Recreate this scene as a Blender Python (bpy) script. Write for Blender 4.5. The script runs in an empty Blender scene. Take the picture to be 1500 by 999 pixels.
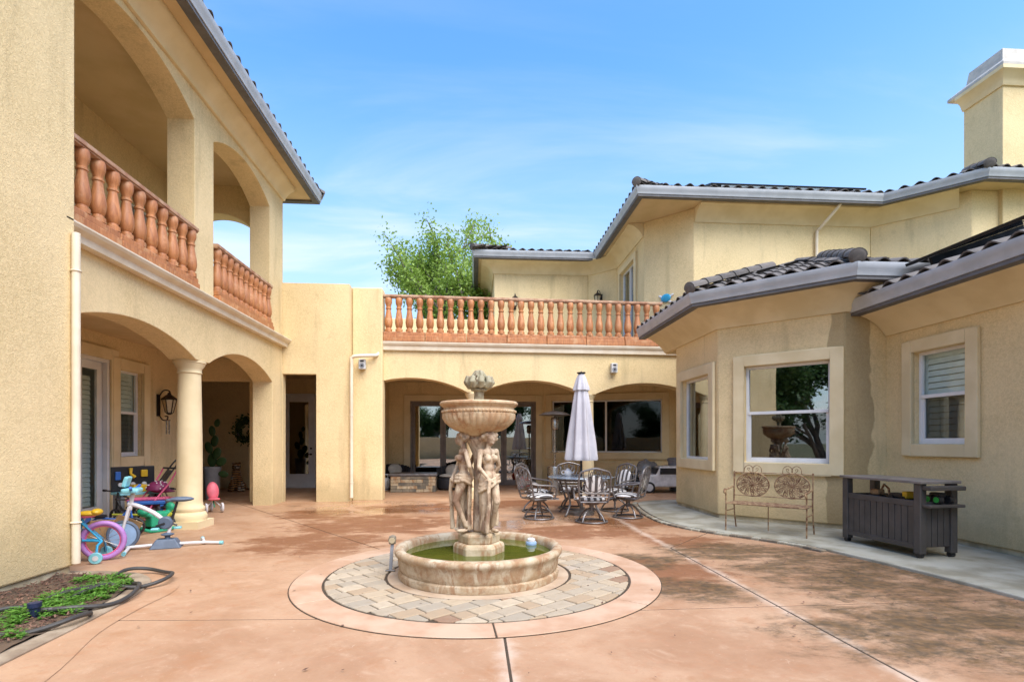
import bpy, bmesh, math, random
from mathutils import Vector, Matrix, noise
R = math.radians
rnd = random.Random(7)
# ------------------------------------------------------------------ camera, sky, sun, exposure
sc = bpy.context.scene
col = sc.collection
cam_d = bpy.data.cameras.new('camera'); cam = bpy.data.objects.new('camera', cam_d); col.objects.link(cam)
cam_d.sensor_width = 36; cam_d.lens = 36*780/1500; cam_d.shift_y = 147.5/1500; cam_d.clip_end = 2000; cam_d.clip_start = .05
cam.location = (0, 0, 1.4); cam.rotation_euler = (R(90), 0, -R(4.03)); sc.camera = cam

SUN_EL, SUN_AZ = 57, 148          # azimuth clockwise from +Y : behind the camera, to the right
world = bpy.data.worlds.new('World'); sc.world = world; world.use_nodes = True
wn, wl = world.node_tree.nodes, world.node_tree.links
wn.clear()
sky = wn.new('ShaderNodeTexSky'); sky.sky_type = 'NISHITA'; sky.sun_disc = False
sky.sun_elevation = R(SUN_EL); sky.sun_rotation = R(SUN_AZ); sky.air_density = 1.0; sky.dust_density = 1.2; sky.ozone_density = 3.0
tc = wn.new('ShaderNodeTexCoord'); sep = wn.new('ShaderNodeSeparateXYZ'); wl.new(tc.outputs['Generated'], sep.inputs[0])
def wmath(op, a, b=None):
    m = wn.new('ShaderNodeMath'); m.operation = op
    for i, x in enumerate((a, b)):
        if x is None: continue
        if isinstance(x, (int, float)): m.inputs[i].default_value = x
        else: wl.new(x, m.inputs[i])
    return m.outputs[0]
zz = wmath('MAXIMUM', sep.outputs[2], 0.0); zz = wmath('ADD', zz, .18)
cx = wmath('DIVIDE', sep.outputs[0], zz); cy = wmath('DIVIDE', sep.outputs[1], zz)
comb = wn.new('ShaderNodeCombineXYZ'); wl.new(wmath('MULTIPLY', cx, .55), comb.inputs[0]); wl.new(wmath('MULTIPLY', cy, 1.5), comb.inputs[1])
nz = wn.new('ShaderNodeTexNoise'); wl.new(comb.outputs[0], nz.inputs['Vector'])
nz.inputs['Scale'].default_value = 1.5; nz.inputs['Detail'].default_value = 9; nz.inputs['Roughness'].default_value = .56; nz.inputs['Distortion'].default_value = .5
cr = wn.new('ShaderNodeMapRange'); cr.interpolation_type = 'SMOOTHSTEP'; wl.new(nz.outputs['Fac'], cr.inputs[0])
cr.inputs[1].default_value = .43; cr.inputs[2].default_value = .68; cr.inputs[3].default_value = 0; cr.inputs[4].default_value = .85
mixc = wn.new('ShaderNodeMix'); mixc.data_type = 'RGBA'
hs = wn.new('ShaderNodeHueSaturation'); hs.inputs['Saturation'].default_value = 1.25; wl.new(sky.outputs[0], hs.inputs['Color'])
hz = wn.new('ShaderNodeMapRange'); hz.interpolation_type = 'SMOOTHSTEP'; wl.new(sep.outputs[2], hz.inputs[0])
hz.inputs[1].default_value = .60; hz.inputs[2].default_value = .12; hz.inputs[3].default_value = 0; hz.inputs[4].default_value = .75
hm = wn.new('ShaderNodeMix'); hm.data_type = 'RGBA'; wl.new(hz.outputs[0], hm.inputs[0]); wl.new(hs.outputs[0], hm.inputs[6]); hm.inputs[7].default_value = (1.75, 2.15, 2.5, 1)
wl.new(wmath('MULTIPLY', cr.outputs[0], wmath('ADD', wmath('MULTIPLY', hz.outputs[0], 1.2), .12)), mixc.inputs[0]); wl.new(hm.outputs[2], mixc.inputs[6]); mixc.inputs[7].default_value = (2.75, 2.82, 2.9, 1)
bg = wn.new('ShaderNodeBackground'); bg.inputs[1].default_value = .15
wl.new(mixc.outputs[2], bg.inputs[0])
wo = wn.new('ShaderNodeOutputWorld'); wl.new(bg.outputs[0], wo.inputs[0])

sun_d = bpy.data.lights.new('sun', 'SUN'); sun_d.energy = 2.0; sun_d.angle = R(60); sun_d.color = (1, .94, .85)
sun = bpy.data.objects.new('sun', sun_d); col.objects.link(sun)
sv = Vector((math.sin(R(SUN_AZ))*math.cos(R(SUN_EL)), math.cos(R(SUN_AZ))*math.cos(R(SUN_EL)), math.sin(R(SUN_EL))))
sun.rotation_euler = sv.to_track_quat('Z', 'Y').to_euler(); sun.location = sv*60
sc.view_settings.view_transform = 'Standard'; sc.view_settings.look = 'None'; sc.view_settings.exposure = 1.48; sc.view_settings.gamma = 1

# ------------------------------------------------------------------ helpers
def tag(o, label=None, cat=None, group=None, kind=None):
    if label: o['label'] = label
    if cat: o['category'] = cat
    if group: o['group'] = group
    if kind: o['kind'] = kind
    return o
def thing(name, label, cat, loc=(0, 0, 0), rz=0, group=None):
    o = bpy.data.objects.new(name, None); o.empty_display_size = .1; col.objects.link(o)
    o.location = loc; o.rotation_euler = (0, 0, rz)
    return tag(o, label, cat, group)
def copy_tree(o, parent=None):
    c = o.copy(); col.objects.link(c); c.parent = parent
    for ch in list(o.children): copy_tree(ch, c)
    return c
def link_mesh(name, me, mat, parent=None):
    o = bpy.data.objects.new(name, me); col.objects.link(o)
    if mat is not None and not me.materials: me.materials.append(mat)
    if parent is not None: o.parent = parent
    return o
class MB:
    def __init__(s, xf=None): s.v = []; s.f = []; s.xf = xf
    def add(s, vs, fs):
        n = len(s.v)
        if s.xf: vs = [s.xf(p) for p in vs]
        s.v += [tuple(p) for p in vs]; s.f += [tuple(i+n for i in f) for f in fs]; return s
    def box(s, x0, y0, z0, x1, y1, z1):
        return s.add([(x0,y0,z0),(x1,y0,z0),(x1,y1,z0),(x0,y1,z0),(x0,y0,z1),(x1,y0,z1),(x1,y1,z1),(x0,y1,z1)],
                     [(3,2,1,0),(4,5,6,7),(0,1,5,4),(1,2,6,5),(2,3,7,6),(3,0,4,7)])
    def bar(s, a, b, w, h, up=(0,0,1)):
        a, b = Vector(a), Vector(b); d = (b-a).normalized(); u = Vector(up)
        if abs(d.dot(u)) > .98: u = Vector((1,0,0))
        r = d.cross(u).normalized(); u = r.cross(d)
        P = [a-r*w/2-u*h/2, a+r*w/2-u*h/2, a+r*w/2+u*h/2, a-r*w/2+u*h/2]
        P += [p+(b-a) for p in P]
        return s.add(P, [(0,1,2,3),(7,6,5,4),(0,4,5,1),(1,5,6,2),(2,6,7,3),(3,7,4,0)])
    def tube(s, pts, r, n=8, closed=False, cap=True):
        pts = [Vector(p) for p in pts]; m = len(pts); rs = r if isinstance(r, (list, tuple)) else [r]*m
        rings = []; prev = None
        for i, p in enumerate(pts):
            if closed: t = (pts[(i+1) % m]-pts[i-1])
            else: t = pts[min(i+1, m-1)]-pts[max(i-1, 0)]
            t = t.normalized() if t.length > 1e-9 else Vector((0,0,1))
            if prev is None:
                a = Vector((0,0,1)) if abs(t.z) < .9 else Vector((1,0,0)); u = t.cross(a).normalized()
            else:
                u = prev-t*prev.dot(t); u = u.normalized() if u.length > 1e-6 else t.orthogonal().normalized()
            prev = u; w = t.cross(u)
            rings.append([p+(u*math.cos(2*math.pi*k/n)+w*math.sin(2*math.pi*k/n))*rs[i] for k in range(n)])
        vs = [q for rg in rings for q in rg]; fs = []
        for i in range(m if closed else m-1):
            j = (i+1) % m
            for k in range(n): fs.append((i*n+k, i*n+(k+1) % n, j*n+(k+1) % n, j*n+k))
        if cap and not closed: fs += [tuple(range(n-1, -1, -1)), tuple((m-1)*n+k for k in range(n))]
        return s.add(vs, fs)
    def cyl(s, a, b, r0, r1=None, n=14): return s.tube([a, b], [r0, r0 if r1 is None else r1], n)
    def lathe(s, prof, c=(0,0,0), n=24, mod=None):
        vs = []; m = len(prof)
        for (r, z) in prof:
            for k in range(n):
                a = 2*math.pi*k/n; rr = r*(mod(a, z) if mod else 1)
                vs.append((c[0]+rr*math.cos(a), c[1]+rr*math.sin(a), c[2]+z))
        fs = [(i*n+k, i*n+(k+1) % n, (i+1)*n+(k+1) % n, (i+1)*n+k) for i in range(m-1) for k in range(n)]
        if prof[0][0] > 1e-5: fs.append(tuple(range(n-1, -1, -1)))
        if prof[-1][0] > 1e-5: fs.append(tuple((m-1)*n+k for k in range(n)))
        return s.add(vs, fs)
    def ell(s, c, r, nu=14, nv=9, rot=None):
        if isinstance(r, (int, float)): r = (r, r, r)
        vs = []; c = Vector(c)
        for i in range(nv+1):
            th = math.pi*i/nv
            for k in range(nu):
                a = 2*math.pi*k/nu
                p = Vector((r[0]*math.sin(th)*math.cos(a), r[1]*math.sin(th)*math.sin(a), -r[2]*math.cos(th)))
                vs.append(c+(rot @ p if rot else p))
        fs = [(i*nu+k, i*nu+(k+1) % nu, (i+1)*nu+(k+1) % nu, (i+1)*nu+k) for i in range(nv) for k in range(nu)]
        return s.add(vs, fs)
    def ext(s, poly, vec):
        v = Vector(vec); n = len(poly); P = [Vector(p) for p in poly]
        return s.add(P+[p+v for p in P], [tuple(range(n-1, -1, -1)), tuple(range(n, 2*n))]+[(i, (i+1) % n, n+(i+1) % n, n+i) for i in range(n)])
    def torus(s, c, Rr, r, axis=(0,0,1), n=28, m=8):
        c = Vector(c); ax = Vector(axis).normalized(); u = ax.orthogonal().normalized(); w = ax.cross(u)
        return s.tube([c+(u*math.cos(2*math.pi*k/n)+w*math.sin(2*math.pi*k/n))*Rr for k in range(n)], r, m, closed=True)
    def mesh(s, name, merge=True):
        me = bpy.data.meshes.new(name); me.from_pydata(s.v, [], s.f)
        bm = bmesh.new(); bm.from_mesh(me)
        if merge: bmesh.ops.remove_doubles(bm, verts=bm.verts, dist=2e-5)
        bmesh.ops.dissolve_degenerate(bm, edges=bm.edges, dist=1e-6)
        bmesh.ops.recalc_face_normals(bm, faces=bm.faces)
        bm.to_mesh(me); bm.free(); return me
    def build(s, name, mat, parent=None, smooth=True, bevel=0, seg=2):
        me = s.mesh(name)
        if smooth:
            me.polygons.foreach_set('use_smooth', [True]*len(me.polygons)); me.set_sharp_from_angle(angle=R(38))
        o = link_mesh(name, me, mat, parent)
        if bevel:
            b = o.modifiers.new('bevel', 'BEVEL'); b.width = bevel; b.segments = seg; b.limit_method = 'ANGLE'; b.angle_limit = R(40)
        return o
def remeshed(mb, name, mat, parent, voxel, smooth=6, fac=.5):
    me = mb.mesh('tmp', merge=False); o = bpy.data.objects.new('tmp', me); col.objects.link(o)
    m = o.modifiers.new('r', 'REMESH'); m.mode = 'VOXEL'; m.voxel_size = voxel
    if smooth:
        q = o.modifiers.new('s', 'SMOOTH'); q.factor = fac; q.iterations = smooth
    dg = bpy.context.evaluated_depsgraph_get(); me2 = bpy.data.meshes.new_from_object(o.evaluated_get(dg))
    bpy.data.objects.remove(o); bpy.data.meshes.remove(me)
    me2.name = name; me2.materials.clear(); me2.polygons.foreach_set('use_smooth', [True]*len(me2.polygons))
    return link_mesh(name, me2, mat, parent)
def arc(cx, cz, r, a0, a1, n): return [(cx+r*math.cos(R(a0+(a1-a0)*i/n)), cz+r*math.sin(R(a0+(a1-a0)*i/n))) for i in range(n+1)]
def sweep(path, prof, closed_prof=True, side=1):
    """prof = list of (out, z); out is measured to the right of travel (side=1)"""
    P = [Vector(p) for p in path]; n = len(P); mit = []
    for i in range(n):
        ns = []
        if i > 0: d = (P[i]-P[i-1]).normalized(); ns.append(Vector((d.y, -d.x))*side)
        if i < n-1: d = (P[i+1]-P[i]).normalized(); ns.append(Vector((d.y, -d.x))*side)
        if len(ns) == 1: mit.append(ns[0])
        else:
            b = (ns[0]+ns[1]).normalized(); mit.append(b/max(.3, b.dot(ns[0])))
    m = len(prof); mb = MB()
    vs = [(P[i].x+mit[i].x*o, P[i].y+mit[i].y*o, z) for i in range(n) for (o, z) in prof]
    fs = []; mm = m if closed_prof else m-1
    for i in range(n-1):
        for k in range(mm):
            k2 = (k+1) % m; fs.append((i*m+k, i*m+k2, (i+1)*m+k2, (i+1)*m+k))
    if closed_prof: fs += [tuple(range(m)), tuple((n-1)*m+k for k in range(m-1, -1, -1))]
    return mb.add(vs, fs)
def frame(p0, p1):
    """local (u along, o outward = right of travel, z) -> world"""
    p0, p1 = Vector(p0), Vector(p1); d = (p1-p0).normalized(); nn = Vector((d.y, -d.x))
    return (lambda q: (p0.x+d.x*q[0]+nn.x*q[1], p0.y+d.y*q[0]+nn.y*q[1], q[2])), (p1-p0).length
def wall(p0, p1, z0, z1, th, openings=(), name='wall', mat=None, parent=None, bevel=.018):
    xf, L = frame(p0, p1); mb = MB(xf)
    us = sorted({0, L, *[o[0] for o in openings], *[o[1] for o in openings]}); zs = sorted({z0, z1, *[o[2] for o in openings], *[o[3] for o in openings]})
    us = [u for u in us if 0 <= u <= L]; zs = [z for z in zs if z0 <= z <= z1]
    def solid(i, j):
        if i < 0 or j < 0 or i >= len(us)-1 or j >= len(zs)-1: return False
        u, z = (us[i]+us[i+1])/2, (zs[j]+zs[j+1])/2
        return not any(a < u < b and c < z < d for a, b, c, d in openings)
    for i in range(len(us)-1):
        for j in range(len(zs)-1):
            if not solid(i, j): continue
            a, b, c, d = us[i], us[i+1], zs[j], zs[j+1]
            mb.add([(a,0,c),(b,0,c),(b,0,d),(a,0,d)], [(0,1,2,3)]); mb.add([(a,-th,c),(b,-th,c),(b,-th,d),(a,-th,d)], [(3,2,1,0)])
            for (di, dj, e) in ((-1,0,((a,c),(a,d))), (1,0,((b,c),(b,d))), (0,-1,((a,c),(b,c))), (0,1,((a,d),(b,d)))):
                if not solid(i+di, j+dj):
                    (ua, za), (ub, zb) = e; mb.add([(ua,0,za),(ub,0,zb),(ub,-th,zb),(ua,-th,za)], [(0,1,2,3)])
    return mb.build(name, mat, parent, smooth=False, bevel=bevel)

# ------------------------------------------------------------------ materials
def nodes(name):
    m = bpy.data.materials.new(name); m.use_nodes = True; t = m.node_tree; b = t.nodes['Principled BSDF']; return m, t, b
class NT:
    def __init__(s, t): s.t = t; s.tc = t.nodes.new('ShaderNodeTexCoord').outputs['Object']
    def n(s, typ, props=None, **inp):
        nd = s.t.nodes.new(typ)
        for k, v in (props or {}).items(): setattr(nd, k, v)
        for k, v in inp.items():
            key = int(k[1:]) if k[0] == 'i' and k[1:].isdigit() else k.replace('_', ' ')
            sock = nd.inputs[key]
            if isinstance(v, bpy.types.NodeSocket): s.t.links.new(v, sock)
            else: sock.default_value = v
        return nd
    def noise(s, scale, detail=4, rough=.55, vec=None, dist=0): return s.n('ShaderNodeTexNoise', Vector=vec or s.tc, Scale=scale, Detail=detail, Roughness=rough, Distortion=dist).outputs['Fac']
    def rng(s, v, a, b, c=0., d=1., smooth=True): return s.n('ShaderNodeMapRange', {'interpolation_type': 'SMOOTHSTEP' if smooth else 'LINEAR'}, i0=v, i1=a, i2=b, i3=c, i4=d).outputs[0]
    def mix(s, f, a, b):
        c4 = lambda c: c if isinstance(c, bpy.types.NodeSocket) else (*c, 1) if len(c) == 3 else c
        return s.n('ShaderNodeMix', {'data_type': 'RGBA'}, i0=f, i6=c4(a), i7=c4(b)).outputs[2]
    def math(s, op, a, b=0.): return s.n('ShaderNodeMath', {'operation': op}, i0=a, i1=b).outputs[0]
    def scaled(s, v, vec=None): return s.n('ShaderNodeMapping', Vector=vec or s.tc, Scale=v).outputs[0]
    def bump(s, h, strength, dist=.01, normal=None):
        b = s.n('ShaderNodeBump', Height=h, Strength=strength, Distance=dist)
        if normal is not None: s.t.links.new(normal, b.inputs['Normal'])
        return b.outputs[0]
    def blob(s, c, r):
        """1 inside, 0 outside an ellipse round c in the object's plan"""
        v = s.n('ShaderNodeMapping', Vector=s.tc, Location=(-c[0]/r[0], -c[1]/r[1], 0), Scale=(1/r[0], 1/r[1], 0)).outputs[0]
        l = s.n('ShaderNodeVectorMath', {'operation': 'LENGTH'}, i0=v).outputs['Value']
        return s.rng(l, 1.15, .35)
def setin(t, b, key, v):
    if isinstance(v, bpy.types.NodeSocket): t.links.new(v, b.inputs[key])
    else: b.inputs[key].default_value = (*v, 1) if isinstance(v, tuple) and len(v) == 3 else v
def mat(name, c, rough=.6, metal=0, c2=None, scale=6, lo=.35, hi=.65, bump=0, bscale=60, bdist=.004, spec=None):
    m, t, b = nodes(name); k = NT(t)
    c2 = c2 or tuple(x*.78 for x in c)
    setin(t, b, 'Base Color', k.mix(k.rng(k.noise(scale, 5), lo, hi), c, c2)); setin(t, b, 'Metallic', metal)
    setin(t, b, 'Roughness', k.rng(k.noise(scale*2.3, 3), .3, .7, max(0, rough-.08), min(1, rough+.08)))
    if bump: setin(t, b, 'Normal', k.bump(k.noise(bscale, 4), bump, bdist))
    if spec is not None: b.inputs['Specular IOR Level'].default_value = spec
    return m
M = {}
def stucco(name, c, c2, stain=False):
    m, t, b = nodes(name); k = NT(t)
    big = k.rng(k.noise(.7, 5, .6), .32, .7); base = k.mix(big, c, c2)
    g = k.noise(32, 4, .65, dist=1.2); fine = k.noise(130, 2)
    base = k.mix(k.rng(g, .38, .62, 0., .5), base, tuple(min(1, x*1.2) for x in c)); md_ = k.noise(4.5, 6, .7, dist=.5); base = k.mix(k.rng(md_, .55, .75, 0., .35), base, tuple(x*.72 for x in c2))
    st = k.noise(1., 4, .6, vec=k.scaled((3.2, 3.2, .35)))
    base = k.mix(k.rng(st, .54, .78, 0., .4), base, tuple(x*.55 for x in c2))
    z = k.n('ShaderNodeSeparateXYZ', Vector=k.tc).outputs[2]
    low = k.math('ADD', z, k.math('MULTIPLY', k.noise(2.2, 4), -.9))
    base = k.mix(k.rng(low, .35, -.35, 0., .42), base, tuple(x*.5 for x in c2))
    if stain:
        v = k.n('ShaderNodeMapping', Vector=k.tc, Location=(-5.86, -7.86, 0), Scale=(1, 1, 0)).outputs[0]
        l = k.n('ShaderNodeVectorMath', {'operation': 'LENGTH'}, i0=v).outputs['Value']
        l2 = k.math('ADD', l, k.math('MULTIPLY', k.noise(1.3, 3, vec=k.scaled((1, 1, .7))), -.55))
        sm = k.rng(l2, .09, .06)
        base = k.mix(k.math('MULTIPLY', sm, .5), base, (.16, .105, .045))
    setin(t, b, 'Base Color', base); b.inputs['Roughness'].default_value = .9; b.inputs['Specular IOR Level'].default_value = .25
    n1 = k.bump(g, .8, .010); setin(t, b, 'Normal', k.bump(fine, .3, .003, n1))
    return m
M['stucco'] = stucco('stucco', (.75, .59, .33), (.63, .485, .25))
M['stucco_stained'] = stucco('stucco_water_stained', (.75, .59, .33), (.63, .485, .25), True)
M['trim'] = mat('stucco_trim', (.75, .62, .38), .85, c2=(.67, .54, .31), scale=2, bump=.25, bscale=120, bdist=.002)
M['ledge'] = mat('cream_metal_ledge', (.76, .67, .51), .5, c2=(.68, .57, .41), scale=3)
M['plinth'] = mat('bare_footing', (.58, .50, .33), .9, c2=(.38, .31, .19), scale=4, bump=.5, bscale=40)
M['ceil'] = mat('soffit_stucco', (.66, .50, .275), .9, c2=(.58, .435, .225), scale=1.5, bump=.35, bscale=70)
M['gutter'] = mat('grey_gutter_paint', (.44, .46, .475), .4, c2=(.37, .39, .405), scale=3)
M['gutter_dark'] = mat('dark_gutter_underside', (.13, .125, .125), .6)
M['white'] = mat('white_vinyl', (.78, .78, .77), .4, c2=(.70, .70, .69), scale=3)
M['greyframe'] = mat('taupe_door_frame', (.23, .19, .16), .5)
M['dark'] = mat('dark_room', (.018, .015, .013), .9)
M['shutter'] = mat('pale_green_shutter', (.58, .66, .62), .55, c2=(.50, .58, .55))
M['black'] = mat('black_plastic', (.018, .018, .02), .45)
M['blackmetal'] = mat('black_iron', (.022, .018, .015), .5, metal=.5, c2=(.05, .035, .025), scale=14)
def glass(name, base_refl=.16, tint=(.55, .6, .6)):
    m, t, b = nodes(name); k = NT(t); t.nodes.remove(b)
    fc = k.n('ShaderNodeLayerWeight', Blend=.5).outputs['Facing']; f = k.math('ADD', k.math('MULTIPLY', k.math('POWER', fc, 5.0), .8), base_refl)
    tr = k.n('ShaderNodeBsdfTransparent', Color=(*tint, 1)).outputs[0]; gl = k.n('ShaderNodeBsdfGlossy', Color=(.9, .92, .92, 1), Roughness=.012,
             Normal=k.bump(k.noise(1.4, 1), .02, .05)).outputs[0]
    mx = k.n('ShaderNodeMixShader', i0=f, i1=tr, i2=gl).outputs[0]; t.links.new(mx, t.nodes['Material Output'].inputs[0]); return m
M['glass'] = glass('window_glass', .34, (.6, .65, .65)); M['glass_soft'] = glass('shuttered_glass', .03, (.96, .98, .97)); M['glass_screen'] = glass('screened_glass', .12, (.62, .65, .65)); M['glass_dark'] = glass('shaded_glass', .03, (.5, .52, .52))
def wood_terracotta():
    m, t, b = nodes('terracotta_stained_wood'); k = NT(t)
    gr = k.noise(2.2, 6, .65, vec=k.scaled((6, 6, 1.2)), dist=1.4); a = k.mix(k.rng(gr, .3, .72), (.60, .25, .088), (.34, .12, .04))
    a = k.mix(k.rng(k.noise(7, 4), .52, .70, 0., .75), a, (.66, .39, .19)); inf = t.nodes.new('ShaderNodeObjectInfo'); a = k.mix(k.math('MULTIPLY', inf.outputs['Random'], .45), a, (.30, .125, .05)); setin(t, b, 'Base Color', a)
    b.inputs['Roughness'].default_value = .5; setin(t, b, 'Normal', k.bump(gr, .25, .004)); return m
M['terra'] = wood_terracotta()
M['railtop'] = mat('weathered_rail_wood', (.52, .33, .20), .6, c2=(.34, .15, .075), scale=5, bump=.2)
def tile_mat():
    m, t, b = nodes('grey_brown_roof_tile'); k = NT(t); inf = t.nodes.new('ShaderNodeObjectInfo')
    a = k.mix(inf.outputs['Random'], (.075, .067, .06), (.14, .124, .11)); a = k.mix(k.rng(k.noise(9, 5), .5, .75, 0., .7), a, (.20, .175, .15))
    setin(t, b, 'Base Color', a); b.inputs['Roughness'].default_value = .9; setin(t, b, 'Normal', k.bump(k.noise(70, 3), .3, .004)); return m
M['tile'] = tile_mat()
M['solar'] = mat('solar_cell_glass', (.012, .014, .02), .18); M['solarframe'] = mat('black_anodised_frame', (.02, .02, .022), .4, metal=.6)
def ground_mat():
    m, t, b = nodes('terracotta_stamped_concrete'); k = NT(t)
    a = k.mix(k.rng(k.noise(.9, 6, .62, dist=.6), .3, .7), (.44, .275, .165), (.33, .182, .098))
    a = k.mix(k.rng(k.noise(2.4, 9, .72), .5, .68, 0., .5), a, (.33, .155, .068))
    a = k.mix(k.rng(k.noise(3.2, 6, .7, dist=1.2), .5, .8, 0., .5), a, (.54, .375, .25))
    a = k.mix(k.rng(k.noise(11, 5, .7, dist=.8), .5, .75, 0., .42), a, (.38, .175, .09))
    # brown leaf stains, patches with ragged edges
    n1 = k.noise(1.5, 10, .76, vec=k.scaled((1, 1.5, 1)), dist=.25)
    reg = k.blob((-1.7, 9.2), (1.9, 1.5))
    for c, r in (((-2.2, 7.6), (1.4, 1.1)), ((-3.0, 10.6), (1.3, .9)), ((2.6, 9.0), (1.3, .9)), ((3.0, 7.3), (.9, .7)), ((1.6, 8.2), (1.6, .8)), ((1.9, 5.6), (1.1, 1.0)), ((1.0, 12.0), (2.4, 1.0)), ((-1.2, 11.3), (1.8, .9))): reg = k.math('MAXIMUM', reg, k.blob(c, r))
    s1 = k.math('MULTIPLY', k.rng(k.math('ADD', n1, k.math('MULTIPLY', reg, .24)), .57, .72), k.rng(reg, 0., .5))
    a = k.mix(k.math('MULTIPLY', s1, .92), a, (.20, .082, .032))
    px_ = k.n('ShaderNodeSeparateXYZ', Vector=k.tc).outputs[0]; pale = None
    for xc in (.215, 2.585):
        dd = k.math('ABSOLUTE', k.math('SUBTRACT', px_, xc)); dd = k.math('ADD', dd, k.math('MULTIPLY', k.noise(3.5, 5, .65), .28)); v_ = k.rng(dd, .24, .12, 0., .62); pale = v_ if pale is None else k.math('MAXIMUM', pale, v_)
    a = k.mix(pale, a, (.58, .46, .355))
    a = k.mix(k.rng(k.noise(26, 6, .75), .58, .70, 0., .6), a, (.28, .155, .09)); a = k.mix(k.rng(k.noise(150, 3, .7), .58, .72, 0., .5), a, (.24, .14, .09)); a = k.mix(k.rng(k.noise(7, 8, .8, dist=2.0), .60, .66, 0., .45), a, (.60, .45, .33))
    # dark moss and dirt by the walkway
    n2 = k.noise(1.9, 10, .80, vec=k.scaled((1, 1.7, 1)), dist=.25)
    rg = k.blob((4.1, 5.4), (1.7, 1.9))
    for c, r in (((3.7, 3.7), (2.0, .95)), ((1.9, 6.1), (.9, .6)), ((3.2, 6.6), (1.2, .8)), ((2.0, 4.9), (.8, .6))): rg = k.math('MAXIMUM', rg, k.blob(c, r))
    s2 = k.math('MULTIPLY', k.rng(k.math('ADD', n2, k.math('MULTIPLY', rg, .22)), .53, .78), k.rng(rg, 0., .5))
    a = k.mix(k.math('MULTIPLY', s2, .88), a, k.mix(k.rng(k.noise(14, 4), .4, .6), (.052, .038, .018), (.12, .07, .025)))
    setin(t, b, 'Base Color', a)
    wet = k.blob((-1.9, 11.6), (2.9, 1.9)); wet = k.math('MAXIMUM', wet, k.blob((1.2, 9.2), (2.6, 1.3)))
    w = k.math('MULTIPLY', k.rng(k.noise(.9, 5, .6), .36, .58), wet)
    setin(t, b, 'Roughness', k.n('ShaderNodeMix', {'data_type': 'FLOAT'}, i0=w, i2=k.rng(k.noise(5, 4), .3, .7, .52, .78), i3=.10).outputs[0])
    b.inputs['Specular IOR Level'].default_value = .4
    h = k.math('ADD', k.noise(6, 6, .65), k.math('MULTIPLY', k.noise(60, 3), .25)); setin(t, b, 'Normal', k.bump(h, k.math('MULTIPLY', k.math('SUBTRACT', 1.0, w), .35), .012)); return m
M['ground'] = ground_mat()
M['ring'] = mat('pale_terracotta_band', (.52, .355, .24), .62, c2=(.42, .25, .15), scale=2.2, bump=.25, bscale=50)
M['walk'] = mat('pale_concrete', (.40, .385, .31), .75, c2=(.25, .23, .165), scale=2.2, bump=.25, bscale=60)
M['edging'] = mat('wet_brown_edging', (.20, .145, .095), .7, c2=(.33, .26, .18), scale=4, bump=.3)
M['innerband'] = mat('tan_concrete_band', (.46, .36, .255), .7, c2=(.37, .26, .17), scale=3, bump=.25)
M['joint'] = mat('dark_joint_soil', (.06, .04, .022), .95, bump=.5, bscale=80)
M['earth'] = mat('brown_earth', (.11, .07, .04), .95, c2=(.06, .038, .022), scale=5, bump=.8, bscale=25, bdist=.02)
M['grass_far'] = mat('dry_grass_land', (.14, .15, .06), .95, c2=(.20, .17, .08), scale=.2, bump=.4, bscale=8)
def paver_mat():
    m, t, b = nodes('tumbled_paver'); k = NT(t); inf = t.nodes.new('ShaderNodeObjectInfo')
    rmp = k.n('ShaderNodeValToRGB', Fac=inf.outputs['Random']); e = rmp.color_ramp; e.interpolation = 'CONSTANT'
    cs = [(.0, (.36, .295, .21)), (.25, (.40, .315, .21)), (.45, (.32, .27, .20)), (.62, (.43, .35, .245)), (.78, (.35, .255, .16)), (.92, (.25, .15, .09)), (.96, (.38, .315, .24))]
    e.elements[0].position, e.elements[0].color = cs[0][0], (*cs[0][1], 1); e.elements[1].position, e.elements[1].color = cs[1][0], (*cs[1][1], 1)
    for p, c in cs[2:]: q = e.elements.new(p); q.color = (*c, 1)
    geo = t.nodes.new('ShaderNodeNewGeometry').outputs['Position']
    a = k.mix(k.rng(k.noise(14, 5, vec=geo), .45, .75, 0., .5), rmp.outputs[0], (.30, .23, .15)); setin(t, b, 'Base Color', a); b.inputs['Roughness'].default_value = .8
    setin(t, b, 'Normal', k.bump(k.noise(60, 4, vec=geo), .4, .004)); return m
M['paver'] = paver_mat()
def stone_mat(name, c, c2, c3, lo=.46):
    m, t, b = nodes(name); k = NT(t)
    a = k.mix(k.rng(k.noise(5, 6, .65), .35, .65), c, c2); s = k.noise(3.5, 6, .7, vec=k.scaled((2.2, 2.2, .9)), dist=.6)
    a = k.mix(k.rng(s, lo, lo+.16, 0., .9), a, c3); a = k.mix(k.rng(k.noise(2.2, 5, .7, vec=k.scaled((1.2, 1.2, 5))), .54, .68, 0., .6), a, tuple(x*.6 for x in c2)); p = k.noise(18, 5, .7); a = k.mix(k.rng(p, .58, .74, 0., .6), a, (.16, .10, .065))
    setin(t, b, 'Base Color', a); b.inputs['Roughness'].default_value = .75; setin(t, b, 'Normal', k.bump(k.noise(45, 5, .65), .4, .006)); return m
M['fstone'] = stone_mat('weathered_cast_stone', (.56, .46, .31), (.42, .32, .19), (.33, .17, .075))
M['statue'] = stone_mat('aged_statue_stone', (.60, .485, .335), (.44, .315, .20), (.22, .125, .075))
M['basin'] = stone_mat('rust_streaked_basin_stone', (.52, .44, .31), (.36, .245, .135), (.30, .165, .08), .46)
M['bowl'] = stone_mat('ochre_bowl_stone', (.55, .43, .27), (.47, .30, .16), (.36, .18, .08)); M['finial'] = stone_mat('mossy_finial_stone', (.36, .33, .22), (.26, .23, .14), (.17, .12, .07))
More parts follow.
